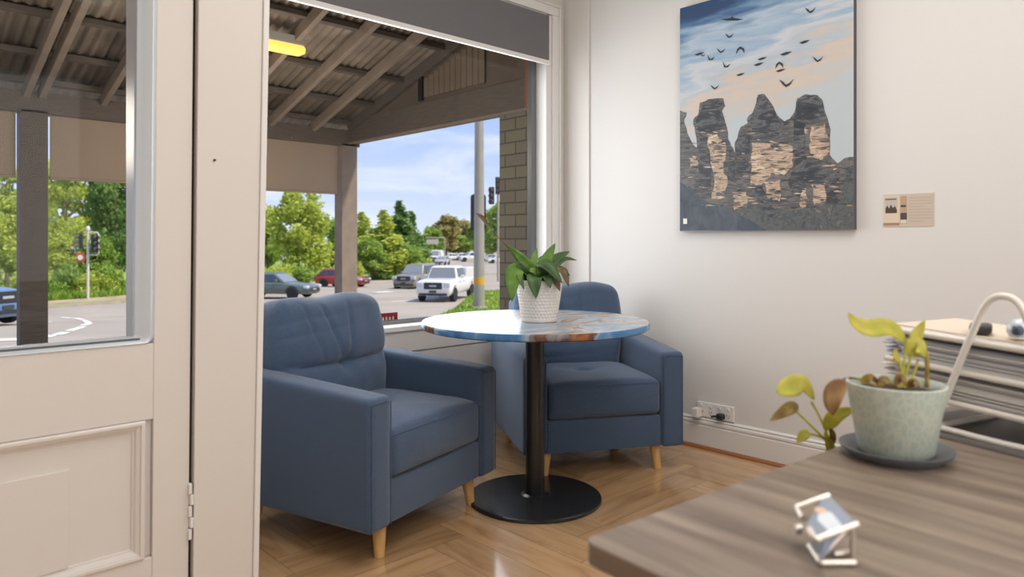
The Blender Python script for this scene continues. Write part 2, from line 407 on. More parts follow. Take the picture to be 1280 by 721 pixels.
# ------------------------------------------------------------------ entry door (half glazed, white) and its jamb
def lean(bm, k0=.0074, k1=.02):
    for v in bm.verts:
        t = min(1, max(0, (v.co.x-.66)/.2)); v.co.x += v.co.z*(k0+(k1-k0)*t) - .008
    return bm
door = empty('door_1', (0, 0, 0), kind='structure')
DL, DR, GL, GR_, GZ = -.20, .678, -.06, .588, .842
bm = BM(); y0, y1 = YD, YD+.042
box(bm, GR_, DR, y0, y1, 0.005, 2.08); box(bm, DL, GL, y0, y1, 0.005, 2.08)
box(bm, GL, GR_, y0, y1, 1.98, 2.08); box(bm, GL, GR_, y0, y1, .647, GZ); box(bm, GL, GR_, y0, y1, .005, .295)
box(bm, GL, GR_, y0+.014, y1, .295, .647)
obj('door_leaf', lean(bm), M_trim, door, bevel=.0025)
bm = BM()   # moulding round the lower panel
def ring(bm, x0, x1, z0, z1, prof, yb):
    # prof: (inset, protrusion)
    for (i0, p0), (i1, p1) in zip(prof, prof[1:]):
        A = [(x0+i0, z0+i0), (x1-i0, z0+i0), (x1-i0, z1-i0), (x0+i0, z1-i0)]; B = [(x0+i1, z0+i1), (x1-i1, z0+i1), (x1-i1, z1-i1), (x0+i1, z1-i1)]
        for k in range(4):
            q = (k+1) % 4
            bm.faces.new([bm.verts.new(v) for v in ((A[k][0], yb-p0, A[k][1]), (A[q][0], yb-p0, A[q][1]), (B[q][0], yb-p1, B[q][1]), (B[k][0], yb-p1, B[k][1]))])
ring(bm, GL+.019, GR_-.019, .295, .647, [(0, 0), (.0, .004), (.004, .007), (.010, .007), (.012, .001), (.014, .001), (.020, -.002), (.024, -.009), (.027, -.009), (.029, -.014)], y0)
obj('panel_moulding', lean(bm), M_trim, door)
bm = BM(); box(bm, GL+.06, .404, y0+.004, y0+.015, .322, .557); obj('raised_panel', lean(bm), M_trim, door, bevel=.002)
bm = BM(); box(bm, GL, GR_-.04, y0+.028, y0+.032, GZ+.02, 1.96); obj('door_glass', lean(bm), M_glass, door)
M_bead = mat('glazing_bead', (206, 214, 220), .25, .2)
def roundrect(x0, x1, z0, z1, r, n=6):
    pts = []
    for cx, cz, a0 in ((x1-r, z0+r, -90), (x1-r, z1-r, 0), (x0+r, z1-r, 90), (x0+r, z0+r, 180)):
        for k in range(n+1):
            a = math.radians(a0+90*k/n); pts.append((cx+r*math.cos(a), cz+r*math.sin(a)))
    return pts
bm = BM()   # bevelled glazing bead with rounded corners
rings_ = []
for ins, yy, rr in ((0, y0-.001, .022), (.004, y0-.004, .020), (.010, y0-.003, .018), (.026, y0+.012, .012), (.040, y0+.018, .008), (.042, y0+.030, .006)):
    rings_.append([bm.verts.new((x, yy, z)) for x, z in roundrect(GL+ins, GR_-ins, GZ+ins*.45, 1.98-ins, rr)])
for A, B in zip(rings_, rings_[1:]):
    n = len(A)
    for k in range(n): bm.faces.new((A[k], A[(k+1) % n], B[(k+1) % n], B[k]))
obj('glazing_bead', lean(bm), M_bead, door, smooth=True)
bm = BM(); tube(bm, [(GL+.02, y0+.012, GZ+.010), (GR_-.03, y0+.012, GZ+.010)], .0045, 8); obj('gasket', lean(bm), mat('dark_gasket', (70, 70, 76), .4), door)
for hz in (.39, 1.86):
    bm = BM()
    for k in range(5):
        box(bm, DR-.0045+(k % 2)*.004, DR+.004+(k % 2)*.004, y0-.012, y0+.002, hz-.075+k*.030, hz-.075+k*.030+.028)
    obj('hinge', lean(bm), M_white, door, bevel=.002)
# dark strip beside the jamb: shade of the door gap put into colour
bm = BM(); box(bm, DR, DR+.010, y0+.012, y0+.05, 0, 2.1); struct('gap_shade', lean(bm), M_dark)
bm = BM(); box(bm, DR+.008, .845, YD-.012, YD+.10, 0, 2.16)
struct('trim_7', lean(bm), M_trim, bevel=.002)
bm = BM(); box(bm, .8452, .860, YD-.018, YD+.10, 0, 2.16); box(bm, .8602, .8665, YD-.006, YD+.10, 0, 2.16)
struct('trim_8', lean(bm), M_white, bevel=.004)
nh = BM(); lathe(nh, [(0.0001, 0), (.0035, 0), (.0035, .003), (.0001, .003)], 10)  # raised dark disc that stands in for a shaded nail hole
for v in nh.verts: v.co = Vector((.735+v.co.x, YD-.0155+v.co.z, 1.322+v.co.y))
o = obj('nail_hole', nh, M_sigblack); tag(o, 'tiny dark nail hole in the white door jamb', 'nail_hole')

# ------------------------------------------------------------------ verandah
VX, VY = 3.80, 6.43
def rz_(y): return 2.326+.30*(VY-y)
ver = empty('verandah', (VX, VY, -.15), label='brown timber verandah with corrugated iron roof outside the window', cat='verandah')
off = Vector((VX, VY, -.15))
def vpart(name, bm, m, **k):
    for v in bm.verts: v.co -= off
    return obj(name, bm, m, ver, **k)
for px in (VX+.0, 1.08, -1.64):
    bm = BM(); box(bm, px-.09, px+.09, VY-.02, VY+.13, -.4, 2.115)
    vpart('post', bm, M_timber_l if px > 3 else M_timber, bevel=.006)
bm = BM(); box(bm, -3.2, VX+.12, VY-.02, VY+.10, 2.085, 2.25); vpart('front_beam', bm, M_timber, bevel=.005)
bm = BM(); box(bm, VX, VX+.10, YW+.2, VY, 2.115, 2.36); vpart('side_beam', bm, M_timber, bevel=.005)
bm = BM(); box(bm, VX-.012, VX, YW+.2, VY, 2.105, 2.125); vpart('side_bead', bm, M_timber_l)
bm = BM(); prism(bm, [(VX+.03, YW+.2, 2.36), (VX+.03, VY, 2.33), (VX+.03, YW+.2, rz_(YW+.2))], (.03, 0, 0)); vpart('gable_board', bm, M_gable)
bm = BM()
for k in range(11):
    y = 5.15-k*.075; box(bm, VX+.005, VX+.03, y-.070, y, 2.40, min(rz_(y)-.14, 2.80))
vpart('gable_boards', bm, mat('gable_slats', (122, 106, 90), .8), bevel=.004)
bm = BM(); box(bm, VX+.0, VX+.02, 5.17, 5.23, 2.38, 2.60); vpart('gable_slot', bm, M_dark)
bm = BM(); bar(bm, (VX+.01, VY, rz_(VY)-.05), (VX+.01, YW+.2, rz_(YW+.2)-.05), .05, .11); vpart('barge_rafter', bm, M_timber)
for px in (3.40, 2.96, 2.52, 2.07, 1.55, 1.13, 1.03, .58, .12, -.35, -.85):
    bm = BM(); bar(bm, (px, VY+.22, rz_(VY+.22)-.085), (px, YW+.2, rz_(YW+.2)-.085), .045, .09); vpart('rafter', bm, M_timber_l, bevel=.003)
for y in (3.60, 4.22, 4.85, 5.46, 5.96, 6.38):
    bm = BM(); bar(bm, (-3.2, y, rz_(y)-.022), (VX+.05, y, rz_(y)-.022), .075, .04); vpart('purlin', bm, M_timber, bevel=.002)
bm = BM()
cols = []
x = -3.3
while x < VX+.25:
    dz = .010*math.sin(2*PI*x/.076); cols.append([bm.verts.new((x, y, rz_(y)+.012+dz)) for y in (YW+.15, VY+.38)]); x += .0095
for A, B in zip(cols, cols[1:]): bm.faces.new((A[0], A[1], B[1], B[0]))
o = vpart('roof_sheet', bm, M_iron, smooth=True); o.modifiers.new('thick', 'SOLIDIFY').thickness = .002
# wall of the shop under the verandah roof (outside)
bm = BM(); box(bm, .8, VX+.25, YW+.141, YW+.18, WZ1+.02, 3.35); box(bm, 3.45, VX, YW+.141, YW+.18, -.3, WZ1); struct('wall_outer', bm, M_timber)
# brick pier
def brick_mat():
    m = bpy.data.materials.new('painted_brick'); m.use_nodes = True; nt = m.node_tree; N = nt.nodes; L = nt.links; p = N['Principled BSDF']
    tc = N.new('ShaderNodeTexCoord'); sp = N.new('ShaderNodeSeparateXYZ'); cb = N.new('ShaderNodeCombineXYZ'); L.new(tc.outputs['Object'], sp.inputs[0])
    ad = N.new('ShaderNodeMath'); L.new(sp.outputs['X'], ad.inputs[0]); L.new(sp.outputs['Y'], ad.inputs[1]); L.new(ad.outputs[0], cb.inputs[0]); L.new(sp.outputs['Z'], cb.inputs[1])
    b = N.new('ShaderNodeTexBrick'); L.new(cb.outputs[0], b.inputs['Vector']); b.inputs['Scale'].default_value = 1; b.inputs['Brick Width'].default_value = .235
    b.inputs['Row Height'].default_value = .094; b.inputs['Mortar Size'].default_value = .006; b.inputs['Mortar Smooth'].default_value = .3
    b.inputs['Color1'].default_value = s2l((132, 124, 106))+(1,); b.inputs['Color2'].default_value = s2l((118, 111, 96))+(1,); b.inputs['Mortar'].default_value = s2l((82, 77, 68))+(1,)
    L.new(b.outputs['Color'], p.inputs['Base Color']); p.inputs['Roughness'].default_value = .8
    bu = N.new('ShaderNodeBump'); bu.invert = True; bu.inputs['Distance'].default_value = .006; L.new(b.outputs['Fac'], bu.inputs['Height']); L.new(bu.outputs[0], p.inputs['Normal'])
    return m
bm = BM(); box(bm, VX, VX+.24, YW+.24, 4.14, -.4, 2.115); struct('brick_pier', bm, brick_mat(), bevel=.004)
# beige roll-down awning blinds along the front of the verandah
for a, b, lab in ((1.19, 3.69, 'beige outdoor blind hanging between the verandah posts, seen through the shop window'), (-1.53, .97, 'beige outdoor blind left of the verandah post seen through the door glass')):
    o = empty('awning_blind', ((a+b)/2, VY+.03, 1.6), label=lab, cat='blind', group='beige awning blinds on the verandah')
    h = (b-a)/2; bm = BM(); box(bm, -h, h, 0, .004, 0, .50); obj('awning_cloth', bm, M_blindout, o)
    bm = BM(); tube(bm, [(-h, .002, 0), (h, .002, 0)], .012, 10); obj('bottom_rail', bm, M_blindout, o, smooth=True)
# lit batten under the verandah roof
bt = empty('batten_light', (2.28, 5.06, rz_(5.06)-.17), label='lit warm white batten light under the verandah roof', cat='lamp')
bm = BM(); box(bm, -.30, .30, -.055, .055, .03, .10); obj('housing', bm, M_white, bt, bevel=.006)
bm = BM(); box(bm, -.31, .31, -.06, .06, -.03, .03)
em = mat('lamp_diffuser', (255, 196, 92), .4, emit=1.5); obj('diffuser', bm, em, bt, bevel=.02, segs=4)

for lx, ly, le in ((2.28, 5.06, 26), (.55, 4.6, 22), (2.6, 4.0, 6)):  # point lights added to brighten the verandah beyond what the batten gives
    l = bpy.data.lights.new('verandah_lamp_fill', 'POINT'); l.energy = le*1.05; l.color = (1, .92, .80); l.shadow_soft_size = .25
    o = bpy.data.objects.new('verandah_lamp_fill', l); sc.collection.objects.link(o); o.location = (lx, ly, 1.75)

# ------------------------------------------------------------------ the ground outside
bm = BM(); ts = [-20, 3, 5, 8, 11, 14, 17, 20, 24, 28, 32, 37, 46, 60, 80, 100, 200, 400, 900]; rows = []
for t in ts:
    rows.append([bm.verts.new(DX*t+RX*s+Vector((0, 0, G(t)-(.0 if t > 5 else .2)))) for s in [-900, -300, -100, -50, -25, -10, 0, 10, 25, 50, 100, 300, 900]])
for A, B in zip(rows, rows[1:]):
    for k in range(len(A)-1): bm.faces.new((A[k], A[k+1], B[k+1], B[k]))
struct('ground', bm, M_asphalt)
bm = BM(); box(bm, -4, 6, YW+.24, 8.2, -.30, -.12); struct('ground_footpath', bm, M_kerb)
def verge(name, pts, h=.14):
    """grassed land beyond the kerb: pts are ground points, counter-clockwise from the kerb"""
    bm = BM()
    top = [bm.verts.new(p+Vector((0, 0, h))) for p in pts]; bot = [bm.verts.new(p+Vector((0, 0, -.3))) for p in pts]; n = len(pts)
    f = bm.faces.new(top); f.material_index = 0
    for k in range(n):
        f = bm.faces.new((top[k], top[(k+1) % n], bot[(k+1) % n], bot[k])); f.material_index = 1
    bmesh.ops.triangulate(bm, faces=[f for f in bm.faces if len(f.verts) > 4])
    return struct(name, bm, [M_grass, M_kerb])
edge = [Wg(-260, 402), Wg(-100, 394), Wg(55, 386), Wg(155, 379), Wg(250, 366), Wg(335, 356), Wg(440, 350), Wg(495, 343), Wg(522, 335), Wg(530, 330)]
far = [DX*t+RX*s+Vector((0, 0, G(t))) for t, s in ((260, -40), (260, -400), (60, -200))]
def strip(name, edge, depth_vec, h=.14, mi=(M_grass, M_kerb)):
    bm = BM(); n = 14; rows = []
    for j in range(n+1):
        r = []
        for p in edge:
            q = p+depth_vec*((j/n)**2); q = Vector((q.x, q.y, gz(q)+h+(.0 if j < 2 else .25*noise.noise(q*.2)))); r.append(bm.verts.new(q))
        rows.append(r)
    for A, B in zip(rows, rows[1:]):
        for k in range(len(A)-1): bm.faces.new((A[k], A[k+1], B[k+1], B[k])).material_index = 0
    for k in range(len(edge)-1):
        a, b = rows[0][k], rows[0][k+1]; c = bm.verts.new(a.co-Vector((0, 0, .4))); d = bm.verts.new(b.co-Vector((0, 0, .4)))
        bm.faces.new((a, b, d, c)).material_index = 1
    return struct(name, bm, list(mi))
strip('ground_verge', edge, DX*90-RX*130)
# concrete path band along the kerb in front of the bushes
band = [e + (DX*.3-RX*.3) for e in edge[:5]]
strip('ground_kerb_band', band, DX*2.2-RX*1.6, h=.21, mi=(mat('dirt_strip', (184, 156, 124), .9, noise_amt=.25, noise_scale=1.2), M_kerb))
strip('ground_median', [Wg(604, 344), Wg(640, 342), Wg(700, 340)], DX*14+RX*6)
# the near verge with the big pole: a flat topped grassy bank
POLE = W(599, 385, 19.0)
def bank(i, j):
    t = 15.6+j*12.4; l0 = -2.55+.75*j+.1*math.sin(j*5); lat = l0+i*i*7.5; p = DX*t+RX*lat
    d = min(i*i*7.5/.8, j*12.4/1.2, (1-j)*12.4/2); k = min(1, max(0, d)); k = k*k*(3-2*k); z0 = gz(p)-.12
    return Vector((p.x, p.y, z0+k*(POLE.z-.02+.06*noise.noise(p*.9)-z0)))
bm = BM(); n = 34; g = {}
for i in range(n+1):
    for j in range(n+1): g[i, j] = bm.verts.new(bank(i/n, j/n))
for i in range(n):
    for j in range(n): bm.faces.new((g[i, j], g[i+1, j], g[i+1, j+1], g[i, j+1]))
struct('ground_mound', bm, M_grass, smooth=True)
def blades(name, spots, hmin, hmax, wd, m, label):
    bm = BM(); rl = bm.faces.layers.float.new('rnd')
    for p in spots:
        a = random.random()*2*PI; h = random.uniform(hmin, hmax); d = Vector((math.cos(a), math.sin(a), 0))*wd
        f = bm.faces.new((bm.verts.new(p-d), bm.verts.new(p+d), bm.verts.new(p+Vector((random.uniform(-.4, .4)*h, random.uniform(-.4, .4)*h, h))))); f[rl] = random.random()
    o = obj(name, bm, m); return tag(o, label, 'grass', kind='stuff')
M_blade = foliage('grass_blades', (104, 138, 38), (150, 178, 58), (186, 202, 88))
spots = [bank(random.random(), random.random()) for _ in range(12000)]
blades('grass', spots, .05, .12, .02, M_blade, 'green grass on the mound around the tall lamp pole')
spots = []
for _ in range(14000):
    i = random.uniform(0, len(edge)-2.001); a = edge[int(i)]; b = edge[int(i)+1]; p = a.lerp(b, i % 1)+(DX*90-RX*130)*(random.random()**2*.10+.020)
    spots.append(Vector((p.x, p.y, gz(p)+.10)))
blades('grass', spots, .10, .45, .12, M_blade, 'long green grass along the far kerb under the trees')

# ---- road markings
def dash(a, b, wd=.12, grp=None, label=None):
    a = Vector(a); b = Vector(b); d = (b-a); d.z = 0; d.normalize(); s = Vector((-d.y, d.x, 0))*wd
    bm = BM(); pts = [a-s, b-s, b+s, a+s]
    prism(bm, [Vector((p.x, p.y, gz(p)+.008)) for p in pts], (0, 0, .012))
    o = obj('road_marking', bm, M_line); return tag(o, label or 'short white dash of the curved lane line across the road', 'road marking', grp)
arc = [((54, 402.5), (63, 402.5)), ((76, 397), (87, 398)), ((94, 398), (103, 400)), ((105, 401), (111, 404)), ((104, 407), (112, 404.5)), ((97, 411), (104, 408.5)), ((87, 414), (95, 411.5)), ((71, 419), (82, 416)), ((57, 422), (64, 420))]
for (a, b) in arc: dash(Wg(*a), Wg(*b), .09, 'dashes of the curved lane line')
dash(Wg(-15, 426), Wg(22, 425), .35, label='broad white give way line at the lower left of the door glass')
dash(Wg(467, 366), Wg(488, 364.5), .30, label='white stop line beside the red hatchback')
dash(Wg(490, 377), Wg(512, 376), .06, label='thin white lane line left of the white pickup')
dash(Wg(615, 364.5), Wg(640, 363.5), .08, label='thin white edge line behind the grassy mound')

# ------------------------------------------------------------------ street furniture
def signal_head(parent, loc, yaw, name='signal_head', s=1.0, board=True):
    h = bpy.data.objects.new(name, None); link(h, parent); h.location = loc; h.rotation_euler = (0, 0, yaw)
    bm = BM(); box(bm, -.15*s, .15*s, -.08, .08, -.47*s, .47*s); obj('signal_box', bm, M_sigblack, h, bevel=.04, segs=3)
    if board:
        bm = BM(); prism(bm, [(x*s, .04, z*s) for x, z in roundrect(-.27, .27, -.62, .62, .12)], (0, .02, 0)); obj('target_board', bm, M_sigblack, h)
    for k in range(3):
        bm = BM(); r = .115*s
        pts = [(r*math.cos(math.radians(a)), r*math.sin(math.radians(a))) for a in range(-30, 211, 20)]
        vs = []
        for x, z in pts: vs.append((bm.verts.new((x, -.08, (k-1)*-.30*s+z)), bm.verts.new((x, -.30, (k-1)*-.30*s+z-.03))))
        for A, B in zip(vs, vs[1:]): bm.faces.new((A[0], B[0], B[1], A[1]))
        o = obj('visor', bm, mat('visor_grey', (92, 88, 84), .5), h); o.modifiers.new('t', 'SOLIDIFY').thickness = .01
        bm = BM(); lathe(bm, [(.0001, 0), (.1*s, 0), (.1*s, .02), (.0001, .03)], 20)
        for v in bm.verts: v.co = Vector((v.co.x, -.08-v.co.z, v.co.y-(k-1)*.30*s))
        obj('lens', bm, mat('signal_lens', (96, 40, 36), .3), h)
    return h
def face(yaw_deg): return -YAW+math.radians(yaw_deg)     # 0 = facing the shop
p = Wg(110, 378)
ts_ = empty('traffic_light', p, label='slim traffic light pole with two signal heads, seen through the door glass', cat='traffic light')
bm = BM(); tube(bm, [(0, 0, -.1), (0, 0, 3.75)], .065, 12); obj('pole', bm, mat('pole_white', (208, 202, 190), .5), ts_, smooth=True)
bm = BM(); lathe(bm, [(.0001, 3.95), (.06, 3.93), (.10, 3.85), (.10, 3.72), (.07, 3.70)], 14); obj('pole_cap', bm, MATS['pole_white'], ts_, smooth=True)
bm = BM(); tube(bm, [(-.25, 0, 3.62), (.50, 0, 3.62), (.56, 0, 3.5), (.56, 0, 2.55), (.50, 0, 2.45), (0, 0, 2.45)], .03, 8); o = obj('bracket', bm, MATS['pole_white'], ts_, smooth=True); o.rotation_euler = (0, 0, -YAW)
signal_head(ts_, RX*.33+Vector((0, 0, 3.05)), face(60), board=False, s=1.0)
signal_head(ts_, RX*-.36+Vector((0, 0, 3.15)), face(-70), board=False, s=.82)
bm = BM(); prism(bm, [Vector((x-.33, -.10, z+2.32)) for x, z in roundrect(-.2, .2, -.24, .24, .05)], (0, .02, 0)); o = obj('sign_plate', bm, mat('red_white', (206, 76, 58), .5), ts_); o.rotation_euler = (0, 0, -YAW)
bm = BM(); lathe(bm, [(.09, 0), (.14, 0), (.14, .01), (.09, .01)], 18)
for v in bm.verts: v.co = Vector((v.co.x-.33, -.115-v.co.z, 2.32+v.co.y))
o = obj('sign_symbol', bm, M_line, ts_); o.rotation_euler = (0, 0, -YAW)
# tall pole in the mound
lp = empty('lamp_pole', POLE, label='tall grey lamp pole with a black signal board, on the grass mound', cat='pole')
bm = BM(); lathe(bm, [(.165, -.2), (.150, .05), (.135, 2.5), (.115, 6), (.09, 9.0)], 20); obj('pole', bm, M_galv, lp, smooth=True)
bm = BM(); lathe(bm, [(.1485, .62), (.1485, .84)], 20); obj('orange_band', bm, mat('orange_sticker', (214, 160, 58), .5), lp, smooth=True)
bm = BM(); lathe(bm, [(.22, -.15), (.22, .03), (.15, .05)], 16); obj('pole_foot', bm, M_galv, lp)
q = W(598, 265, 19.3)-POLE
h = signal_head(lp, q+DX*.15, face(168), s=.80)
# far signal on its own thin pole beside the brick pier
q = Wg(622.5, 352)
fs = empty('traffic_light', q, label='far traffic signal on a thin pole beside the brick pier', cat='traffic light')
tq = q.x*DX.x+q.y*DX.y; zt = EYE+(HOR-233)/FPX*tq-q.z
bm = BM(); tube(bm, [(0, 0, -.1), (0, 0, zt)], .10, 10); obj('pole', bm, M_galv, fs, smooth=True)
for k, (px_, py_) in enumerate(((614.5, 244.5), (622.5, 232))):
    r_ = W(px_, py_, tq-.3)-q; signal_head(fs, r_, face(-25 if k == 0 else 30), s=23/FPX*tq/1.0, board=False)
# sign gantry over the far road
gp = Wg(556, 329)
ga = empty('road_gantry', gp, label='pale direction sign gantry over the distant road', cat='sign')
tg = gp.x*DX.x+gp.y*DX.y; s_ = tg/FPX
bm = BM(); tube(bm, [(0, 0, 0), (0, 0, 30*s_), RX*-2*s_+Vector((0, 0, 32*s_)), RX*-24*s_+Vector((0, 0, 32*s_))], .8*s_, 8); obj('gantry_frame', bm, M_galv, ga)
bm = BM(); bar(bm, RX*-23*s_+Vector((0, 0, 27*s_)), RX*-8*s_+Vector((0, 0, 27*s_)), .3, 6*s_); obj('sign_plate', bm, mat('pale_sign', (196, 188, 172), .6), ga)
# short white marker post by the verge
q = Wg(513, 339)
bm = BM(); tube(bm, [(0, 0, 0), (0, 0, 1.3)], .10, 8); lathe(bm, [(.0001, 1.5), (.22, 1.4), (.22, 1.2), (.0001, 1.1)], 10)
o = obj('marker_post', bm, M_line, smooth=True); o.location = q; tag(o, 'small white marker post on the far verge behind the grey off-roader', 'post')

# ------------------------------------------------------------------ trees
def crown_mesh(name, blobs, nleaf, size, m):
    bm = BM(); rl = bm.faces.layers.float.new('rnd'); tot = sum(b[3]**2 for b in blobs)
    for (cx, cy, cz, r, sq) in blobs:
        k = int(nleaf*r*r/tot); tone = random.uniform(-.2, .2)
        for _ in range(k):
            d = Vector((random.gauss(0, 1), random.gauss(0, 1), random.gauss(0, 1))).normalized()*r*(random.random()**.45)
            d *= 1+.35*noise.noise(d*1.7/r+Vector((cx, cy, cz)))
            c = Vector((cx, cy, cz))+Vector((d.x, d.y, d.z*sq))
            n = Vector((random.gauss(0, 1), random.gauss(0, 1), random.gauss(.6, 1))).normalized(); u = n.orthogonal().normalized(); v = n.cross(u); a = random.random()*PI
            u, v = u*math.cos(a)+v*math.sin(a), v*math.cos(a)-u*math.sin(a); s = size*random.uniform(.5, 1.2)
            f = bm.faces.new([bm.verts.new(c+u*s), bm.verts.new(c+v*s*.55), bm.verts.new(c-u*s), bm.verts.new(c-v*s*.55)]); f[rl] = min(1, max(0, random.random()*.8+.1+tone))
    me = bpy.data.meshes.new(name); bm.to_mesh(me); bm.free(); me.materials.append(m); return me
def blobs_round(n=16, R=3, H=7.5):
    out = []
    for k in range(n):
        z = random.uniform(.22, .95)*H; rr = R*math.sqrt(max(.05, 1-((z/H-.5)/.52)**2))*random.uniform(.2, .75); a = random.random()*2*PI
        out.append((rr*math.cos(a), rr*math.sin(a), z, random.uniform(.22, .38)*R, random.uniform(.8, 1.3)))
    return out
def blobs_cone(n=18, R=2, H=9):
    out = []
    for k in range(n):
        f = (k+.5)/n; z = (.08+.9*f)*H; rr = R*(1-f)**.8*.55*random.random()**.5; a = random.random()*2*PI
        out.append((rr*math.cos(a), rr*math.sin(a), z, R*(.50*(1-f)+.10), 1.5))
    return out
def blobs_open(n=14, R=3.5, H=11):
    return [((r := R*random.uniform(.1, .8))*math.cos(a := random.random()*6.28), r*math.sin(a), H*random.uniform(.35, .97), R*random.uniform(.16, .32), .7) for _ in range(n)]
CROWN = {
    'round': [crown_mesh('crown', blobs_round(40), 11000, .19, M_fol[0]), crown_mesh('crown', blobs_round(40), 11000, .19, M_fol[1])],
    'cone': [crown_mesh('crown', blobs_cone(), 8000, .19, M_fol[0]), crown_mesh('crown', blobs_cone(16, 1.8, 9), 8000, .19, M_fol[2])],
    'open': [crown_mesh('crown', blobs_open(46), 9000, .19, M_fol[0])],
    'olive': [crown_mesh('crown', blobs_round(30), 6000, .30, M_fol[3])],
    'dark': [crown_mesh('crown', blobs_round(50, 3.4, 9), 15000, .19, M_fol[2])],
    'far': [crown_mesh('crown', blobs_round(34), 6000, .34, M_fol[1])],
    'bush': [crown_mesh('crown', [(random.uniform(-1.2, 1.2), random.uniform(-.8, .8), random.uniform(.2, 1.2), random.uniform(.5, .8), .8) for _ in range(9)], 2600, .13, M_fol[0]),
             crown_mesh('crown', [(random.uniform(-1.2, 1.2), random.uniform(-.8, .8), random.uniform(.2, 1.2), random.uniform(.5, .8), .8) for _ in range(9)], 2600, .13, M_fol[1])]}
CH = {'round': 7.5, 'cone': 9.2, 'open': 11, 'olive': 7.5, 'dark': 9, 'far': 7.5, 'bush': 1.8}
def trunk_mesh(H, r, m, seed):
    random.seed(seed); bm = BM()
    main = spline([(0, 0, -.3), (.1, .05, H*.3), (-.1, .08, H*.6), (.05, 0, H*.92)], 5); n = len(main)
    tube(bm, main, [r*(1-.85*i/(n-1)) for i in range(n)], 8)
    for _ in range(7):
        z = H*random.uniform(.3, .7); a = random.random()*6.28; l = H*random.uniform(.15, .28)*(.35 if seed == 1 else 1)
        tube(bm, [(0, 0, z), (math.cos(a)*l*.5, math.sin(a)*l*.5, z+l*.45), (math.cos(a)*l*.8, math.sin(a)*l*.8, z+l*.95)], [r*.35, r*.22, r*.06], 6)
    me = bpy.data.meshes.new('trunk'); bm.to_mesh(me); bm.free(); me.materials.append(m); return me
TR = {k: trunk_mesh(CH[k], .20 if k != 'bush' else .05, M_bark, i) for i, k in enumerate(CH)}
TRP = trunk_mesh(11, .17, M_bark_p, 33)
random.seed(11)
def tree(kind, v, px, ybase, ytop, t, wpx, label, group=None, pale=False):
    """a tree standing at depth t, its top where the photo has it"""
    b = W(px, 300, t); z0 = G(t)+.1; H = EYE+(HOR-ytop)/FPX*t-z0; s = H/CH[kind]
    Rn = {'round': 3, 'cone': 1.35, 'open': 3.3, 'olive': 3, 'dark': 3.4, 'far': 3, 'bush': 1.7}[kind]
    sw = wpx/2/FPX*t/Rn
    name = 'shrub' if kind == 'bush' else 'tree'
    o = empty(name, (b.x, b.y, z0), random.random()*6.28, label, name, group)
    for nm, me in (('crown', CROWN[kind][v]), ('trunk', TRP if pale else TR[kind])):
        c = bpy.data.objects.new('crown' if nm == 'crown' else 'trunk', me); link(c, o); c.scale = (sw, sw, s)
    return o
BG = 'background trees beyond the road'
tree('round', 0, 374, 345, 238, 66, 96, 'bright green spreading tree right behind the dark car, under the beige blind')
tree('round', 1, 335, 345, 262, 72, 60, 'green tree at the left edge of the shop window behind the dark car')
tree('far', 0, 425, 345, 276, 90, 60, 'green tree mostly hidden behind the right verandah post')
tree('cone', 0, 452, 345, 262, 86, 60, 'green pointed tree just right of the verandah post')
tree('cone', 0, 479, 345, 259, 70, 66, 'green pointed tree between the verandah post and the tallest dark pointed tree')
tree('cone', 1, 499, 345, 246, 78, 60, 'tallest dark green pointed tree left of the lamp pole')
tree('cone', 1, 514, 340, 260, 90, 44, 'dark green pointed tree on the right end of the pointed row')
tree('round', 1, 466, 345, 300, 68, 60, 'low rounded green tree in front of the pointed row')
tree('round', 1, 505, 345, 305, 70, 60, 'low rounded dark green tree above the grey off-roader')
tree('olive', 0, 557, 330, 270, 200, 52, 'brownish olive tree on the distant roadside above the white vans')
tree('far', 0, 541, 330, 286, 170, 40, 'distant green tree at the left side of the sign gantry')
tree('olive', 0, 582, 330, 276, 235, 46, 'distant olive tree just left of the lamp pole')
tree('far', 0, 603, 330, 274, 175, 56, 'distant green tree directly behind the lamp pole')
tree('far', 0, 625, 330, 258, 150, 56, 'distant green tree against the brick pier behind the far signal')
tree('far', 0, 573, 330, 296, 215, 50, 'low distant green tree below the olive trees')
tree('far', 0, 530, 330, 296, 190, 34, 'small distant green tree at the right foot of the pointed row')
tree('far', 0, 650, 330, 250, 160, 70, 'distant green tree hidden mostly by the brick pier')
# seen through the door glass
tree('open', 0, 8, 375, 205, 50, 100, 'tall yellow green tree left of the post in the door glass')
tree('round', 0, 20, 375, 248, 45, 90, 'bushy yellow green tree low behind the blue car')
tree('open', 0, 78, 375, 190, 56, 90, 'loose leaved tree with a dark trunk between post and traffic light')
tree('open', 0, 60, 375, 215, 62, 60, 'loose leaved pale trunked gum right beside the verandah post', pale=True)
tree('round', 0, 86, 375, 275, 48, 80, 'bushy yellow green tree behind the traffic light pole')
tree('dark', 0, 142, 375, 196, 52, 90, 'dense dark green tree at the right edge of the door glass')
tree('round', 1, 120, 375, 300, 46, 60, 'low green tree just right of the traffic light')
tree('dark', 0, 180, 375, 200, 60, 110, 'dense dark green tree beyond the door glass edge')
tree('round', 0, -50, 375, 215, 52, 120, 'yellow green tree outside the left frame edge')
for k, (px_, t_, top, v_) in enumerate(((-40, 40, 332, 0), (0, 40, 330, 1), (40, 41, 334, 0), (70, 41, 328, 1), (95, 42, 336, 0), (125, 42, 335, 0), (150, 43, 330, 1), (345, 58, 328, 0), (385, 62, 330, 1), (440, 66, 324, 0), (470, 68, 326, 1), (500, 70, 322, 1), (520, 80, 318, 0))):
    tree('bush', v_, px_, 370, top, t_, 52, 'low green shrub in the planting along the far kerb', group='shrubs along the far kerb')

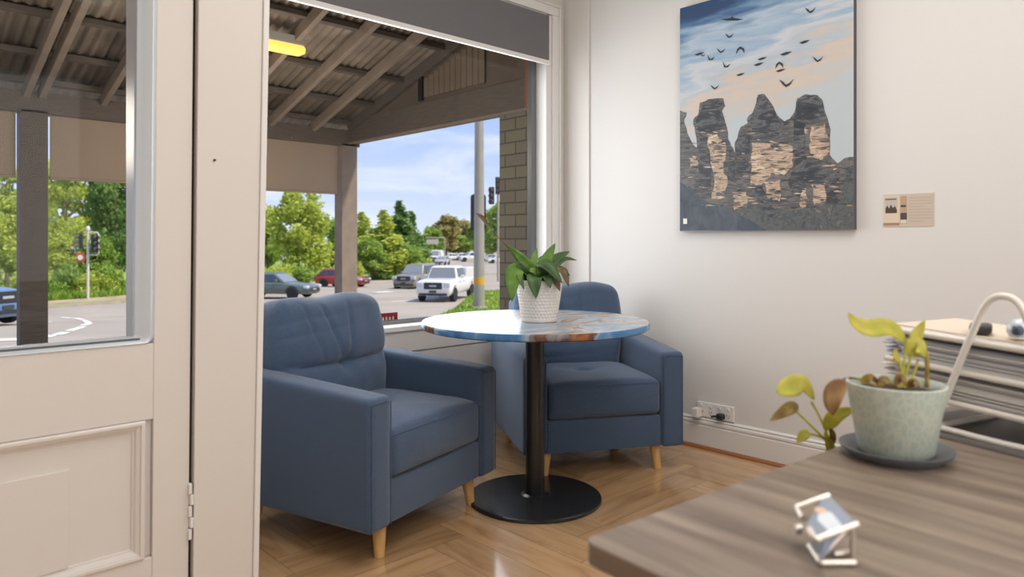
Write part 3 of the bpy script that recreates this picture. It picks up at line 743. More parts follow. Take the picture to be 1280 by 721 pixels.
# ------------------------------------------------------------------ vehicles
def vehicle(kind, paint, label, loc, fwd, group=None, name='car'):
    """x to the left side, y = forward; origin on the ground at the centre"""
    L_, Wd, H_, belt, hood = {'pickup': (5.3, .95, 1.85, 1.18, 1.12), 'suv': (4.9, .95, 1.85, 1.15, 1.16), 'hatch': (4.1, .87, 1.46, .92, .86), 'sedan': (4.7, .90, 1.44, .92, .86), 'van': (5.4, .98, 2.3, 1.2, 1.15)}[kind]
    root = empty(name, loc, 0, label, {'pickup': 'pickup', 'van': 'van'}.get(kind, 'car'), group)
    a = math.atan2(-fwd.x, fwd.y); root.rotation_euler = (0, 0, a)
    h = L_/2
    # lower body: stations along y: (y, zbottom, ztop, halfwidth)
    if kind == 'pickup': st = [(-h, .50, 1.12, .90), (-h+.1, .42, 1.16, .95), (-h+1.7, .40, 1.16, .96), (h-1.9, .38, 1.18, .96), (h-1.3, .38, 1.19, .96), (h-.5, .38, 1.17, .95), (h-.10, .36, 1.13, .92), (h-.02, .38, 1.06, .88), (h, .45, .96, .84)]
    elif kind == 'van': st = [(-h, .45, 1.2, .92), (-h+.1, .4, 1.2, .97), (h-1.3, .38, 1.2, .97), (h-.4, .38, 1.12, .95), (h-.1, .38, .98, .90), (h, .45, .85, .8)]
    else: st = [(-h, .42, belt*.86, Wd*.84), (-h+.15, .32, belt*.97, Wd*.95), (-h+1.1, .28, belt, Wd), (h-1.6, .28, belt, Wd), (h-1.1, .28, hood, Wd), (h-.35, .28, hood*.90, Wd*.95), (h-.08, .28, hood*.78, Wd*.86), (h, .36, hood*.66, Wd*.74)]
    bm = BM(); rows = []
    for y, zb, zt, hw in st:
        zm = (zb+zt)/2
        sec = [(-hw*.90, zb), (-hw, zb+.16), (-hw*1.01, zm), (-hw*.97, zt-.07), (-hw*.86, zt), (0, zt+.035), (hw*.86, zt), (hw*.97, zt-.07), (hw*1.01, zm), (hw, zb+.16), (hw*.90, zb)]
        rows.append([bm.verts.new((x, y, z)) for x, z in sec])
    for A, B in zip(rows, rows[1:]):
        for k in range(len(A)-1): bm.faces.new((A[k], A[k+1], B[k+1], B[k]))
        bm.faces.new((A[-1], A[0], B[0], B[-1]))
    bm.faces.new(rows[0]); bm.faces.new(rows[-1][::-1])
    body = obj('body', bm, paint, root, smooth=True, bevel=.03)
    # cabin: roof polygon (y, z) pairs; base then roof
    yb0, yb1, yr0, yr1 = {'pickup': (-.85, h-1.65, -.72, .75), 'suv': (-h+.08, h-1.45, -h+.35, .45), 'hatch': (-h+.08, h-1.1, -h+.75, .30), 'sedan': (-h+.75, h-1.35, -1.05, .28), 'van': (-h+.05, h-.75, -h+.08, h-1.6)}[kind]
    bw = Wd*.90; rw = Wd*.72; zr = H_; zb = belt-.03
    base = [(-bw, yb0, zb), (-bw, yb1, zb), (bw, yb1, zb), (bw, yb0, zb)]; roof = [(-rw, yr0, zr-.05), (-rw, yr1, zr-.05), (rw, yr1, zr-.05), (rw, yr0, zr-.05)]
    bm = BM(); B_ = [bm.verts.new(p) for p in base]; R_ = [bm.verts.new(p) for p in roof]; C_ = [bm.verts.new((x*.75, y*.9+(yr0+yr1)/2*.1, zr)) for x, y, z in roof]
    for k in range(4):
        q = (k+1) % 4; bm.faces.new((B_[k], B_[q], R_[q], R_[k])); bm.faces.new((R_[k], R_[q], C_[q], C_[k]))
    bm.faces.new(C_); bm.faces.new(B_[::-1])
    obj('cabin', bm, paint, root, bevel=.05, segs=3)
    def pane(name, k, u0, u1, v0, v1, off=.012):
        q = (k+1) % 4; b0, b1, r0, r1 = Vector(base[k]), Vector(base[q]), Vector(roof[k]), Vector(roof[q])
        def pt(u, v): return b0.lerp(b1, u).lerp(r0.lerp(r1, u), v)
        n = (b1-b0).cross(r0-b0).normalized(); c = Vector((0, (yb0+yb1)/2, zb+.2))
        if (b0.lerp(b1, .5)-c).dot(n) < 0: n = -n
        bm = BM(); prism(bm, [pt(u0, v0)+n*off, pt(u1, v0)+n*off, pt(u1, v1)+n*off, pt(u0, v1)+n*off], -n*.02); obj(name, bm, M_screen if name == 'windscreen' else M_glassd, root, bevel=.008)
    pane('windscreen', 1, .05, .95, .10, .93); 
    if kind != 'van': pane('rear_window', 3, .08, .92, .2, .9)
    for k in (0, 2):
        if kind == 'van': rng = ((.80, .97),) if k == 0 else ((.03, .20),)
        elif kind == 'pickup': rng = ((.06, .36), (.40, .88)) if k == 0 else ((.12, .60), (.64, .94))
        else: rng = ((.05, .27), (.30, .56), (.59, .93)) if k == 0 else ((.07, .41), (.44, .70), (.73, .95))
        for u0, u1 in rng: pane('side_window', k, u0, u1, .14, .88)
    # wheels
    wr = .39 if kind in ('pickup', 'suv', 'van') else .32; wy = h-.88
    for sx in (-1, 1):
        for y in (wy, -wy+.05):
            bm = BM(); lathe(bm, [(wr*.62, -.12), (wr*.95, -.12), (wr, -.08), (wr, .08), (wr*.95, .12), (wr*.62, .12)], 24)
            for v in bm.verts: v.co = Vector((v.co.z+sx*(Wd-.09), y+v.co.x, wr+v.co.y))
            wh = obj('wheel', bm, M_tyre, root, smooth=True)
            bm = BM(); lathe(bm, [(.0001, .10), (wr*.2, .11), (wr*.55, .08), (wr*.64, .12), (wr*.64, -.1), (.0001, -.1)], 20)
            for v in bm.verts: v.co = Vector((sx*v.co.z+sx*(Wd-.09), y+v.co.x, wr+v.co.y))
            obj('rim', bm, M_rim, wh, smooth=True)
            bm = BM(); prism(bm, [(sx*(Wd+.012), y+math.cos(a_)*(wr+.08), wr+.02+math.sin(a_)*(wr+.08)) for a_ in [PI*i/12 for i in range(13)]], (-sx*.05, 0, 0)); obj('wheel_arch', bm, M_sigblack, root)
    # front
    gz0, gz1 = (.70, 1.05) if kind in ('pickup', 'suv', 'van') else (.46, .62)
    bm = BM(); box(bm, -Wd*.52, Wd*.52, h-.10, h+.02, gz0, gz1)
    g_ = obj('grille', bm, M_sigblack, root, bevel=.03)
    bm = BM(); box(bm, -Wd*.20, Wd*.20, h+.02, h+.035, (gz0+gz1)/2-.04, (gz0+gz1)/2+.04); obj('badge_bar', bm, M_rim, g_)
    bm = BM(); box(bm, -Wd*.80, Wd*.80, h-.12, h+.03, .38, gz0-.20 if gz0 > .6 else .40); obj('bumper_insert', bm, M_sigblack, root, bevel=.02)
    bm = BM(); box(bm, -.19, .19, h+.02, h+.045, gz0-.17, gz0-.06); obj('number_plate', bm, mat('plate', (60, 62, 58), .5), root)
    for sx in (-1, 1):
        bm = BM(); a0, a1 = sorted((sx*Wd*.60, sx*Wd*.95)); box(bm, a0, a1, h-.22, h+.012, gz1-.24 if gz0 > .6 else gz1-.02, gz1+.0 if gz0 > .6 else gz1+.13); obj('headlamp', bm, M_lamp, root, bevel=.03)
        bm = BM(); a0, a1 = sorted((sx*(Wd-.02), sx*(Wd+.17))); box(bm, a0, a1, yb1-.50, yb1-.38, belt+.02, belt+.18); obj('side_mirror', bm, paint, root, bevel=.03)
        bm = BM(); a0, a1 = sorted((sx*Wd*.72, sx*Wd*.88)); box(bm, a0, a1, -h-.01, -h+.12, belt*.62, belt*.88); obj('tail_lamp', bm, M_red, root, bevel=.02)
        if kind in ('pickup',):
            bm = BM(); a0, a1 = sorted((sx*(Wd-.02), sx*(Wd+.015)))
            for yy in (.0, .95): box(bm, a0, a1, yy-.12, yy+.02, 1.0, 1.03)
            obj('door_handle', bm, M_sigblack, root)
    if kind == 'pickup':
        bm = BM(); box(bm, -.86, .86, -h+.06, -.95, 1.12, 1.72); obj('canopy', bm, paint, root, bevel=.06, segs=3)
    return root
def paint(name, rgb, rough=.25): return mat(name, rgb, rough, spec=.5, coat=.5)
Pw = paint('white_car_paint', (226, 222, 214)); Pg = paint('grey_car_paint', (128, 122, 108)); Pr = paint('red_car_paint', (162, 44, 40))
Pd = paint('dark_green_car_paint', (88, 98, 92)); Pb = paint('blue_car_paint', (96, 124, 160)); Ps = paint('silver_car_paint', (178, 176, 172)); Pbr = paint('brown_truck_paint', (132, 112, 96))
def heading(deg): # 0: driving straight toward the shop; positive turns its front to the left of the picture
    a = math.radians(deg); return (-DX*math.cos(a)-RX*math.sin(a))
def put(px, py_front, L_, hd): # centre such that the front bumper's foot is seen at px, py
    f = Wg(px, py_front); c = f-hd*(L_/2); return Vector((c.x, c.y, gz(c)))
hd = heading(11); vehicle('pickup', Pw, 'white dual cab pickup, nearest vehicle on the road left of the lamp pole', put(541, 378, 5.3, hd), hd, name='pickup_truck')
hd = heading(16); vehicle('suv', Pg, 'grey boxy off-roader behind and left of the white pickup', put(504, 362.5, 4.9, hd), hd)
hd = heading(-72); vehicle('hatch', Pr, 'red hatchback beside the right verandah post', Vector((*W(428, 300, 55).xy, G(52)-.03)), hd)
hd = heading(-78); vehicle('sedan', Pd, 'dark green sedan at the left of the shop window', Vector((*W(345, 300, 40).xy, G(40))), hd)
hd = heading(-80); vehicle('suv', Pb, 'blue car cut off by the left frame edge in the door glass', Vector((*W(-78, 300, 21.3).xy, G(21.3))), hd)
far_list = [('van', Pbr, 531, 328, 8, 'brown and white truck furthest left among the distant vehicles'), ('van', Pw, 546, 328, 6, 'distant white van directly above the white pickup'),
            ('hatch', Ps, 553, 331, 10, 'small silver car in front of the distant white van'), ('sedan', Pw, 563, 325.5, 70, 'distant white car side on, left of the lamp pole'),
            ('hatch', Pw, 575, 325, 70, 'distant white hatchback close to the lamp pole'), ('suv', Pw, 589, 327, 70, 'distant white car partly hidden by the lamp pole'),
            ('sedan', Ps, 612, 327, 70, 'distant silver car between lamp pole and brick pier'), ('hatch', Pw, 622, 329, 70, 'distant white car against the edge of the brick pier')]
for kind, pt_, px_, py_, a_, lab in far_list:
    hd = heading(a_); c = Wg(px_, py_); vehicle(kind, pt_, lab, c, hd, name={'van': 'van'}.get(kind, 'car'))

# ------------------------------------------------------------------ armchairs
def make_chair(label):
    WD, DP = .80, .75
    r = empty('armchair', (0, 0, 0), 0, label, 'armchair', 'blue fabric armchairs')
    # arms: the top rises a little to the back
    def armfn(p):
        if p.z > .2: p.z += .045*(p.y/.72)*((p.z-.2)/.25)
        return p
    for nm, x in (('armrest', 0), ('armrest', WD-.115)):
        bm = softbox(.115, .735, .455, .022, 30, armfn)
        for v in bm.verts: v.co += Vector((x, 0, .118))
        obj(nm, bm, M_fabric, r, smooth=True)
        bm = BM()   # welt seams on the arm's front face
        xs_ = (x+.014, x+.101)
        for xx in xs_[:1] if x == 0 else xs_[1:]:
            pass
        a = [(x+.010, -.0005, .13), (x+.010, -.0005, .555), (x+.105, -.0005, .555), (x+.105, -.0005, .13)]
        tube(bm, a, .0022, 6); obj('piping', bm, M_fabric, r, smooth=True)
    bm = softbox(WD-.23, .66, .150, .010, 20)
    for v in bm.verts: v.co += Vector((.115, .012, .122))
    obj('seat_base', bm, M_fabric, r, smooth=True)
    # seat cushion with a centre dimple
    sw, sd, sh = WD-.236, .56, .165
    def seatfn(p):
        u = p.x/sw; v = p.y/sd; top = max(0, (p.z-sh*.5)/(sh*.5))
        bul = math.sin(PI*min(1, max(0, u)))**.5*math.sin(PI*min(1, max(0, v)))**.5
        p.z += top*.034*bul
        d = math.hypot(p.x-sw*.5, (p.y-sd*.55)); p.z -= top*(.034*math.exp(-(d/.035)**2)+.020*math.exp(-(d/.12)**2))
        # soft crease to both sides of the button
        p.z -= top*.005*math.exp(-((p.y-sd*.55)/.018)**2)*math.exp(-(d/.16)**2)
        if v < .3: p.y -= .014*math.sin(PI*u)*math.sin(PI*min(1, max(0, p.z/sh)))*(1-v/.3)
        p.z += top*.003*noise.noise(p*9)
        return p
    bm = softbox(sw, sd, sh, .030, 34, seatfn)
    for v in bm.verts: v.co += Vector((.118, .004, .276))
    obj('seat_cushion', bm, M_fabric, r, smooth=True)
    bm = BM(); tube(bm, [(.121, .006, .430), (.40, -.006, .434), (WD-.121, .006, .430)], .0014, 6); obj('piping', bm, M_fabric, r, smooth=True)
    # back cushion with a horizontal tuft and a button
    bw, bd, bh = .625, .17, .47
    def backfn(p):
        u = p.x/bw; w_ = p.z/bh; u = min(1, max(0, u)); w_ = min(1, max(0, w_)); fr = max(0, 1-p.y/(bd*.5))
        bul = math.sin(PI*u)**.6*math.sin(PI*w_)**.6
        p.y -= fr*.050*bul
        zc = bh*.42
        dd = (p.z-zc-.018*(2*u-1)**2)
        p.y += fr*(.020*math.exp(-(dd/.010)**2)*(1-abs(2*u-1)**4)+.018*math.exp(-(dd/.045)**2))
        d = math.hypot(p.x-bw*.5, dd); p.y += fr*.028*math.exp(-(d/.030)**2)
        # slanting wrinkles from the top seam to the button
        for (x0, x1, k) in ((.34, .47, .6), (.60, .54, .5), (.18, .32, .45)):
            f = min(1, max(0, (w_-.45)/.5)); xc = (x1+(x0-x1)*f)*bw; p.y += fr*.010*k*2*math.exp(-((p.x-xc)/.010)**2)*math.sin(PI*min(1, f*1.02))**.5
        for (z0, k) in ((.16, .5), (.27, .4), (.68, .5), (.80, .45)):
            p.y += fr*.008*k*math.exp(-((p.z-(z0+.08*u)*bh)/.008)**2)*(1-u)**1.5*2
        p.y += fr*.004*noise.noise(Vector((p.x*12, p.z*10, 3)))
        # the top edge: rounded high corners, a shallow dip in the middle
        if w_ > .5:
            e_ = (w_-.5)*2; p.z += e_*(.020*math.sin(PI*u*1.0)**.5 + .008*math.cos(2*PI*(u-.12)*1.6)-.004)
            p.x += (.5-u)*.040*e_*e_*1.2
        else:
            p.x += (.5-u)*.085*(1-2*w_)
        return p
    bm = softbox(bw, bd, bh, .052, 60, backfn)
    lean_ = Matrix.Rotation(math.radians(-9), 4, 'X')
    for v in bm.verts: v.co = lean_ @ v.co+Vector(((WD-bw)/2, .485, .405))
    obj('back_cushion', bm, M_fabric, r, smooth=True)
    bm = BM(); lathe(bm, [(.0001, 0), (.010, .002), (.013, .006), (.009, .011), (.0001, .012)], 14)
    for v in bm.verts: v.co = Vector((v.co.x, -v.co.z, v.co.y))
    for v in bm.verts: v.co = lean_ @ (v.co+Vector((bw/2, .022, bh*.42)))+Vector(((WD-bw)/2, .485, .405))
    obj('button', bm, M_fabric, r, smooth=True)
    # outer back shell
    def shell(p):
        p.y += .0*p.z; return p
    bm = softbox(.60, .10, .66, .03, 20, shell)
    for v in bm.verts: v.co = Matrix.Rotation(math.radians(-3), 4, 'X') @ v.co+Vector(((WD-.60)/2, .615, .13))
    obj('backrest', bm, M_fabric, r, smooth=True)
    for (x, y, sx, sy) in ((.125, .07, -1, -1), (WD-.125, .07, 1, -1), (.10, .66, -1, 1), (WD-.10, .66, 1, 1)):
        bm = BM(); lathe(bm, [(.0165, 0), (.018, .004), (.0275, .125)], 20)
        for v in bm.verts:
            f = 1-v.co.z/.125; v.co += Vector((x+sx*.012*f, y+sy*.012*f, 0))
        obj('leg', bm, M_legwood, r, smooth=False)
    return r
ch1 = make_chair('blue fabric armchair on the left, in front of the window beside the door jamb')
ch1.location = (1.28, 2.03, 0); ch1.rotation_euler = (0, 0, math.radians(16))
ch2 = copy_tree(ch1); ch2['label'] = 'blue fabric armchair in the corner behind the round table'
ch2.location = (2.262, 2.300, 0); ch2.rotation_euler = (0, 0, math.radians(-30))

# ------------------------------------------------------------------ round table
TC = Vector((2.172, 2.140, 0))
def top_mat(pale=False):
    m = bpy.data.materials.new('resin_wood_top'); m.use_nodes = True; nt = m.node_tree; N = nt.nodes; L = nt.links; p = N['Principled BSDF']
    tc = N.new('ShaderNodeTexCoord'); mp = N.new('ShaderNodeMapping'); mp.inputs['Scale'].default_value = (1, 2.0, 1); mp.inputs['Rotation'].default_value = (0, 0, .6); mp.inputs['Location'].default_value = (3.1, 1.3, 0); L.new(tc.outputs['Object'], mp.inputs[0])
    nz = N.new('ShaderNodeTexNoise'); nz.inputs['Scale'].default_value = 2.6; nz.inputs['Detail'].default_value = 8; nz.inputs['Distortion'].default_value = 1.1; L.new(mp.outputs[0], nz.inputs['Vector'])
    r = N.new('ShaderNodeValToRGB'); el = r.color_ramp.elements; el[0].position = .36; el[0].color = s2l((46, 96, 150))+(1,); el[1].position = .68; el[1].color = s2l((176, 150, 134))+(1,)
    for q, c in ((.46, (84, 132, 176)), (.51, (150, 168, 180)), (.55, (92, 62, 52)), (.60, (168, 108, 66))):
        a = el.new(q); a.color = s2l(c)+(1,)
    L.new(nz.outputs['Fac'], r.inputs[0]); L.new(r.outputs[0], p.inputs['Base Color'])
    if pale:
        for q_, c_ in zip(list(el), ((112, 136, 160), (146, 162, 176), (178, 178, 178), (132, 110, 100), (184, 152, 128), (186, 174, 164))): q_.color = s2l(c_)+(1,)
    p.inputs['Roughness'].default_value = .22
    p.inputs['Specular IOR Level'].default_value = .35; return m
tb = empty('round_table', TC, 0, 'round cafe table with a glossy blue and brown resin top on a black pedestal', 'table')
bm = BM(); lathe(bm, [(.0001, .737), (.478, .737), (.487, .742), (.488, .758), (.483, .766), (.0001, .766)], 96)
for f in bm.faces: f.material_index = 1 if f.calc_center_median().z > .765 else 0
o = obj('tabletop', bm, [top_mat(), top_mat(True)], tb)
for p_ in o.data.polygons: p_.use_smooth = True
o.modifiers.new('es', 'EDGE_SPLIT').split_angle = math.radians(50)
bm = BM(); lathe(bm, [(.0405, .010), (.0405, .725)], 32); obj('column', bm, M_black, tb, smooth=True)
bm = BM(); lathe(bm, [(.0001, 0), (.284, 0), (.286, .004), (.284, .012), (.276, .014), (.060, .020), (.046, .026), (.0001, .026)], 80); obj('base_plate', bm, M_black, tb, smooth=False)
bm = BM(); box(bm, -.16, .16, -.03, .03, .722, .737); box(bm, -.03, .03, -.16, .16, .7221, .7371); obj('top_bracket', bm, M_black, tb)

# ------------------------------------------------------------------ leaves and pots
def leaf(bm, pts, wd, up=(0, 0, 1), fold=.18, nseg=12, rl=None, tone=.5, prof=None):
    c = spline(pts, max(2, nseg//(len(pts)-1))); n = len(c); up = Vector(up); rows = []
    for i, p in enumerate(c):
        t = c[min(i+1, n-1)]-c[max(i-1, 0)]; t.normalize(); s = t.cross(up)
        if s.length < 1e-3: s = Vector((1, 0, 0))
        s.normalize(); nn = s.cross(t); f = i/(n-1)
        k = (math.sin(PI*min(1, f**.75))**.8 if not prof else prof(f)); ww = wd*k/2+.0004
        rows.append([bm.verts.new(p-s*ww+nn*ww*fold), bm.verts.new(p-s*ww*.5+nn*ww*fold*.35), bm.verts.new(p-nn*.0006), bm.verts.new(p+s*ww*.5+nn*ww*fold*.35), bm.verts.new(p+s*ww+nn*ww*fold)])
    for A, B in zip(rows, rows[1:]):
        for k in range(4):
            f_ = bm.faces.new((A[k], A[k+1], B[k+1], B[k]))
            if rl: f_[rl] = tone
    return bm
def leaf_mat(name, a, b, sc_=14):
    m = mat(name, a, .45, rgb2=b, noise_scale=sc_, spec=.5); nt = m.node_tree; N = nt.nodes; L = nt.links; p = N['Principled BSDF']
    tr = N.new('ShaderNodeBsdfTranslucent'); src = p.inputs['Base Color'].links[0].from_socket; L.new(src, tr.inputs[0]); mx = N.new('ShaderNodeMixShader'); mx.inputs[0].default_value = .3
    L.new(p.outputs[0], mx.inputs[1]); L.new(tr.outputs[0], mx.inputs[2]); L.new(mx.outputs[0], N['Material Output'].inputs[0]); return m
LG = leaf_mat('leaf_green', (144, 178, 84), (96, 140, 58)); LD = leaf_mat('leaf_dark', (98, 130, 74), (62, 94, 50)); LB = leaf_mat('leaf_brown', (128, 112, 70), (96, 72, 50))
LY = leaf_mat('leaf_yellow', (222, 212, 96), (190, 192, 70), 30); LYB = leaf_mat('leaf_yellow_brown', (196, 176, 84), (124, 88, 50), 40); LBR = leaf_mat('leaf_tan', (176, 138, 92), (140, 100, 62), 30)
PC = W(674, 402, 3.0); PC.z = .766
pl = empty('potted_peace_lily', PC, 0, 'green leafy plant in a white dimpled ceramic pot on the round table', 'plant')
def dimple(r, z, a):
    if z < .012 or z > .165: return r
    row = z/.0135; k = int(row); ph = (a/(2*PI)*34+(k % 2)*.5) % 1-.5; q = (row % 1)-.5
    d = math.hypot(ph*1.1, q*1.1); return r-.0028*max(0, 1-(d/.5)**2)
bm = BM(); prof = [(.0001, 0), (.070, 0), (.074, .003)]+[(.074+.026*(i/50)**.9, .003+.167*i/50) for i in range(1, 51)]+[(.1005, .173), (.098, .176), (.094, .172), (.090, .150)]
lathe(bm, prof, 170, fn=dimple); obj('pot', bm, M_pot, pl, smooth=True)
bm = BM(); lathe(bm, [(.0001, .160), (.05, .162), (.094, .156)], 24); obj('soil', bm, M_soil, pl)
def L2(px, py, dt=0): return W(px, py, 3.0+dt)-PC
bs = Vector((0, 0, .155))
TL = [  # (points as px, py, depth offset), width m, material
    ([(672, 352, 0), (655, 328, -.02), (634, 307, -.03)], .055, LG), ([(668, 350, -.02), (648, 336, -.07), (641, 352, -.09), (640, 377, -.10)], .078, LG),
    ([(670, 350, 0), (667, 330, .0), (671, 310, .02)], .040, LG), ([(676, 350, .0), (683, 325, .0), (694, 304, .01)], .050, LG),
    ([(680, 348, .02), (695, 325, .04), (712, 314, .05)], .060, LD), ([(684, 346, .02), (704, 325, .02), (721, 325, .02)], .030, LD),
    ([(670, 330, -.08), (684, 332, -.10), (703, 354, -.12)], .062, LD), ([(668, 345, -.08), (668, 350, -.115), (670, 373, -.125)], .062, LD),
    ([(684, 345, -.04), (692, 345, -.08), (700, 364, -.10)], .045, LB), ([(690, 345, .0), (703, 338, -.02), (711, 358, -.04)], .042, LB),
    ([(660, 350, -.03), (654, 338, -.06), (646, 326, -.06)], .050, LD), ([(676, 350, .03), (690, 330, .07), (703, 322, .10)], .055, LD),
    ([(666, 350, .03), (655, 330, .08), (650, 318, .12)], .050, LD), ([(678, 350, -.05), (684, 345, -.10), (688, 360, -.12)], .05, LD),
    ([(672, 350, .05), (676, 330, .09), (682, 318, .12)], .05, LG), ([(658, 351, -.06), (650, 345, -.09), (655, 362, -.105)], .03, LD),
    ([(688, 348, .04), (700, 335, .06), (713, 345, .06)], .03, LD), ([(672, 350, -.03), (668, 340, -.05), (660, 338, -.06)], .05, LG), ([(674, 352, -.05), (680, 342, -.07), (672, 333, -.08)], .045, LD)]
for pts, wd, m_ in TL:
    p3 = [L2(*q) for q in pts]; base = bs+Vector((p3[0].x*.5, p3[0].y*.5, 0)); bm = BM()
    upv = Vector((0, 0, 1)) if abs((p3[-1]-p3[0]).normalized().z) < .75 else -DX
    leaf(bm, p3, wd, up=upv-DX*.7, nseg=12); tube(bm, [base, p3[0]+Vector((0, 0, .0))], .0022, 6)
    o = obj('leaf', bm, m_, pl, smooth=True); o.modifiers.new('t', 'SOLIDIFY').thickness = .0006
    if m_ is LB: o['label'] = 'browning leaf'
bm = BM(); stalk = spline([L2(664, 350, 0), L2(640, 315, -.04), L2(622, 296, -.06), L2(606, 276, -.07)], 6)
tube(bm, stalk, .0018, 6); leaf(bm, [L2(610, 281, -.07), L2(603, 272, -.07), L2(594, 266, -.07)], .018, up=-DX, nseg=8)
o = obj('dry_flower', bm, LB, pl, smooth=True); o['label'] = 'dried flower on a long thin stalk'

# ------------------------------------------------------------------ painting, card, outlet on the right wall
def WP(px, py, x):   # the point of the plane X = x seen at px, py
    d = DX+RX*((px-640)/FPX); t = x/d.x; return W(px, py, t)
PXF = XR-.036
yL = WP(850, 200, PXF).y; yR = yL-.914; zB = WP(850, 289.3, PXF).z; zT = zB+1.219
def sky_mat():
    m = bpy.data.materials.new('painted_sky'); m.use_nodes = True; nt = m.node_tree; N = nt.nodes; L = nt.links; p = N['Principled BSDF']
    tc = N.new('ShaderNodeTexCoord'); sp = N.new('ShaderNodeSeparateXYZ'); L.new(tc.outputs['Object'], sp.inputs[0])
    # object space: origin at the lower left corner, -y to the right
    mr = N.new('ShaderNodeMath'); mr.operation = 'MULTIPLY'; mr.inputs[1].default_value = 1/1.219; L.new(sp.outputs['Z'], mr.inputs[0])
    mp = N.new('ShaderNodeMapping'); mp.inputs['Rotation'].default_value = (math.radians(22), 0, 0); mp.inputs['Scale'].default_value = (1, 1.1, 6); L.new(tc.outputs['Object'], mp.inputs[0])
    nz = N.new('ShaderNodeTexNoise'); nz.inputs['Scale'].default_value = 2.6; nz.inputs['Detail'].default_value = 6; L.new(mp.outputs[0], nz.inputs['Vector'])
    ma = N.new('ShaderNodeMath'); ma.operation = 'MULTIPLY_ADD'; L.new(nz.outputs['Fac'], ma.inputs[0]); ma.inputs[1].default_value = .42; ma.inputs[2].default_value = -.21
    ml = N.new('ShaderNodeMath'); ml.operation = 'MULTIPLY_ADD'; L.new(sp.outputs['Y'], ml.inputs[0]); ml.inputs[1].default_value = .22; ml.inputs[2].default_value = .06
    a1 = N.new('ShaderNodeMath'); L.new(mr.outputs[0], a1.inputs[0]); L.new(ma.outputs[0], a1.inputs[1]); a2 = N.new('ShaderNodeMath'); L.new(a1.outputs[0], a2.inputs[0]); L.new(ml.outputs[0], a2.inputs[1])
    r = N.new('ShaderNodeValToRGB'); el = r.color_ramp.elements; el[0].position = .40; el[0].color = s2l((186, 194, 198))+(1,); el[1].position = 1.0; el[1].color = s2l((48, 74, 112))+(1,)
    for q, c in ((.50, (196, 190, 184)), (.56, (208, 190, 174)), (.63, (178, 188, 196)), (.70, (200, 202, 206)), (.76, (150, 174, 196)), (.83, (176, 192, 206)), (.90, (118, 148, 178)), (.95, (74, 106, 146))):
        a = el.new(q); a.color = s2l(c)+(1,)
    L.new(a2.outputs[0], r.inputs[0]); L.new(r.outputs[0], p.inputs['Base Color']); p.inputs['Roughness'].default_value = .5; return m
def streak(name, cols, sc_=(1, 3, 22), nscale=1.6, rough=.55):
    m = bpy.data.materials.new(name); m.use_nodes = True; nt = m.node_tree; N = nt.nodes; L = nt.links; p = N['Principled BSDF']
    tc = N.new('ShaderNodeTexCoord'); mp = N.new('ShaderNodeMapping'); mp.inputs['Scale'].default_value = sc_; L.new(tc.outputs['Object'], mp.inputs[0])
    nz = N.new('ShaderNodeTexNoise'); nz.inputs['Scale'].default_value = nscale; nz.inputs['Detail'].default_value = 7; nz.inputs['Roughness'].default_value = .62; nz.inputs['Distortion'].default_value = .6; L.new(mp.outputs[0], nz.inputs['Vector'])
    r = N.new('ShaderNodeValToRGB'); el = r.color_ramp.elements
    el[0].position = cols[0][0]; el[0].color = s2l(cols[0][1])+(1,); el[1].position = cols[-1][0]; el[1].color = s2l(cols[-1][1])+(1,)
    for q, c in cols[1:-1]: a = el.new(q); a.color = s2l(c)+(1,)
    L.new(nz.outputs['Fac'], r.inputs[0]); L.new(r.outputs[0], p.inputs['Base Color']); p.inputs['Roughness'].default_value = rough; return m
MS = sky_mat()
MR = streak('painted_rock', [(.30, (46, 50, 56)), (.44, (82, 84, 88)), (.50, (122, 116, 112)), (.56, (74, 76, 80)), (.66, (112, 106, 102)), (.74, (162, 148, 134))])
ML = streak('painted_sandstone', [(.30, (70, 64, 60)), (.40, (130, 114, 102)), (.47, (206, 180, 154)), (.53, (150, 130, 116)), (.58, (214, 190, 164)), (.74, (222, 206, 186))], (1, 5, 24))
MD = streak('painted_dark', [(.3, (40, 44, 50)), (.5, (62, 66, 72)), (.58, (104, 104, 106)), (.64, (64, 68, 74)), (.74, (120, 116, 112))], (1, 5, 14))
MF = streak('painted_foothill', [(.3, (58, 64, 70)), (.48, (98, 100, 100)), (.56, (72, 78, 80)), (.72, (136, 132, 126))], (1, 9, 9), 2.0)
MB_ = streak('painted_blue_shade', [(.3, (50, 58, 72)), (.5, (72, 80, 92)), (.7, (92, 96, 104))], (1, 7, 5))
pa = empty('painting', (PXF, yL, zB), 0, 'large unframed canvas painting of three rock pillars under birds', 'painting')
bm = BM(); box(bm, 0, .034, -.914, 0, 0, 1.219); 
for f in bm.faces:
    f.material_index = 0 if f.calc_center_median().x < .001 else 1
M_edge = mat('canvas_edge', (86, 88, 96), .7)
def C5(x, y): # crop coordinates of the rock drawing -> local canvas point
    q = WP(845+x/3.697, 100+y/3.697, PXF); return (q.y-yL, q.z-zB)
def poly(bm, pts, d, mi, raw=False):
    P2 = pts if raw else [C5(*p_) for p_ in pts]
    P2 = [(max(-.9139, min(-.0001, a)), max(.0001, min(1.2189, b))) for a, b in P2]
    f = bm.faces.new([bm.verts.new((-d, a, b)) for a, b in P2]); f.material_index = mi; f.normal_update()
    bmesh.ops.triangulate(bm, faces=[f])
def jag(pts, k=3, n=3):
    rs = random.Random(5); out = []
    for a, b in zip(pts, pts[1:]+pts[:1]):
        for i in range(n):
            t = i/n; out.append((a[0]+(b[0]-a[0])*t+(rs.uniform(-k, k) if i else 0), a[1]+(b[1]-a[1])*t+(rs.uniform(-k, k) if i else 0)))
    return out
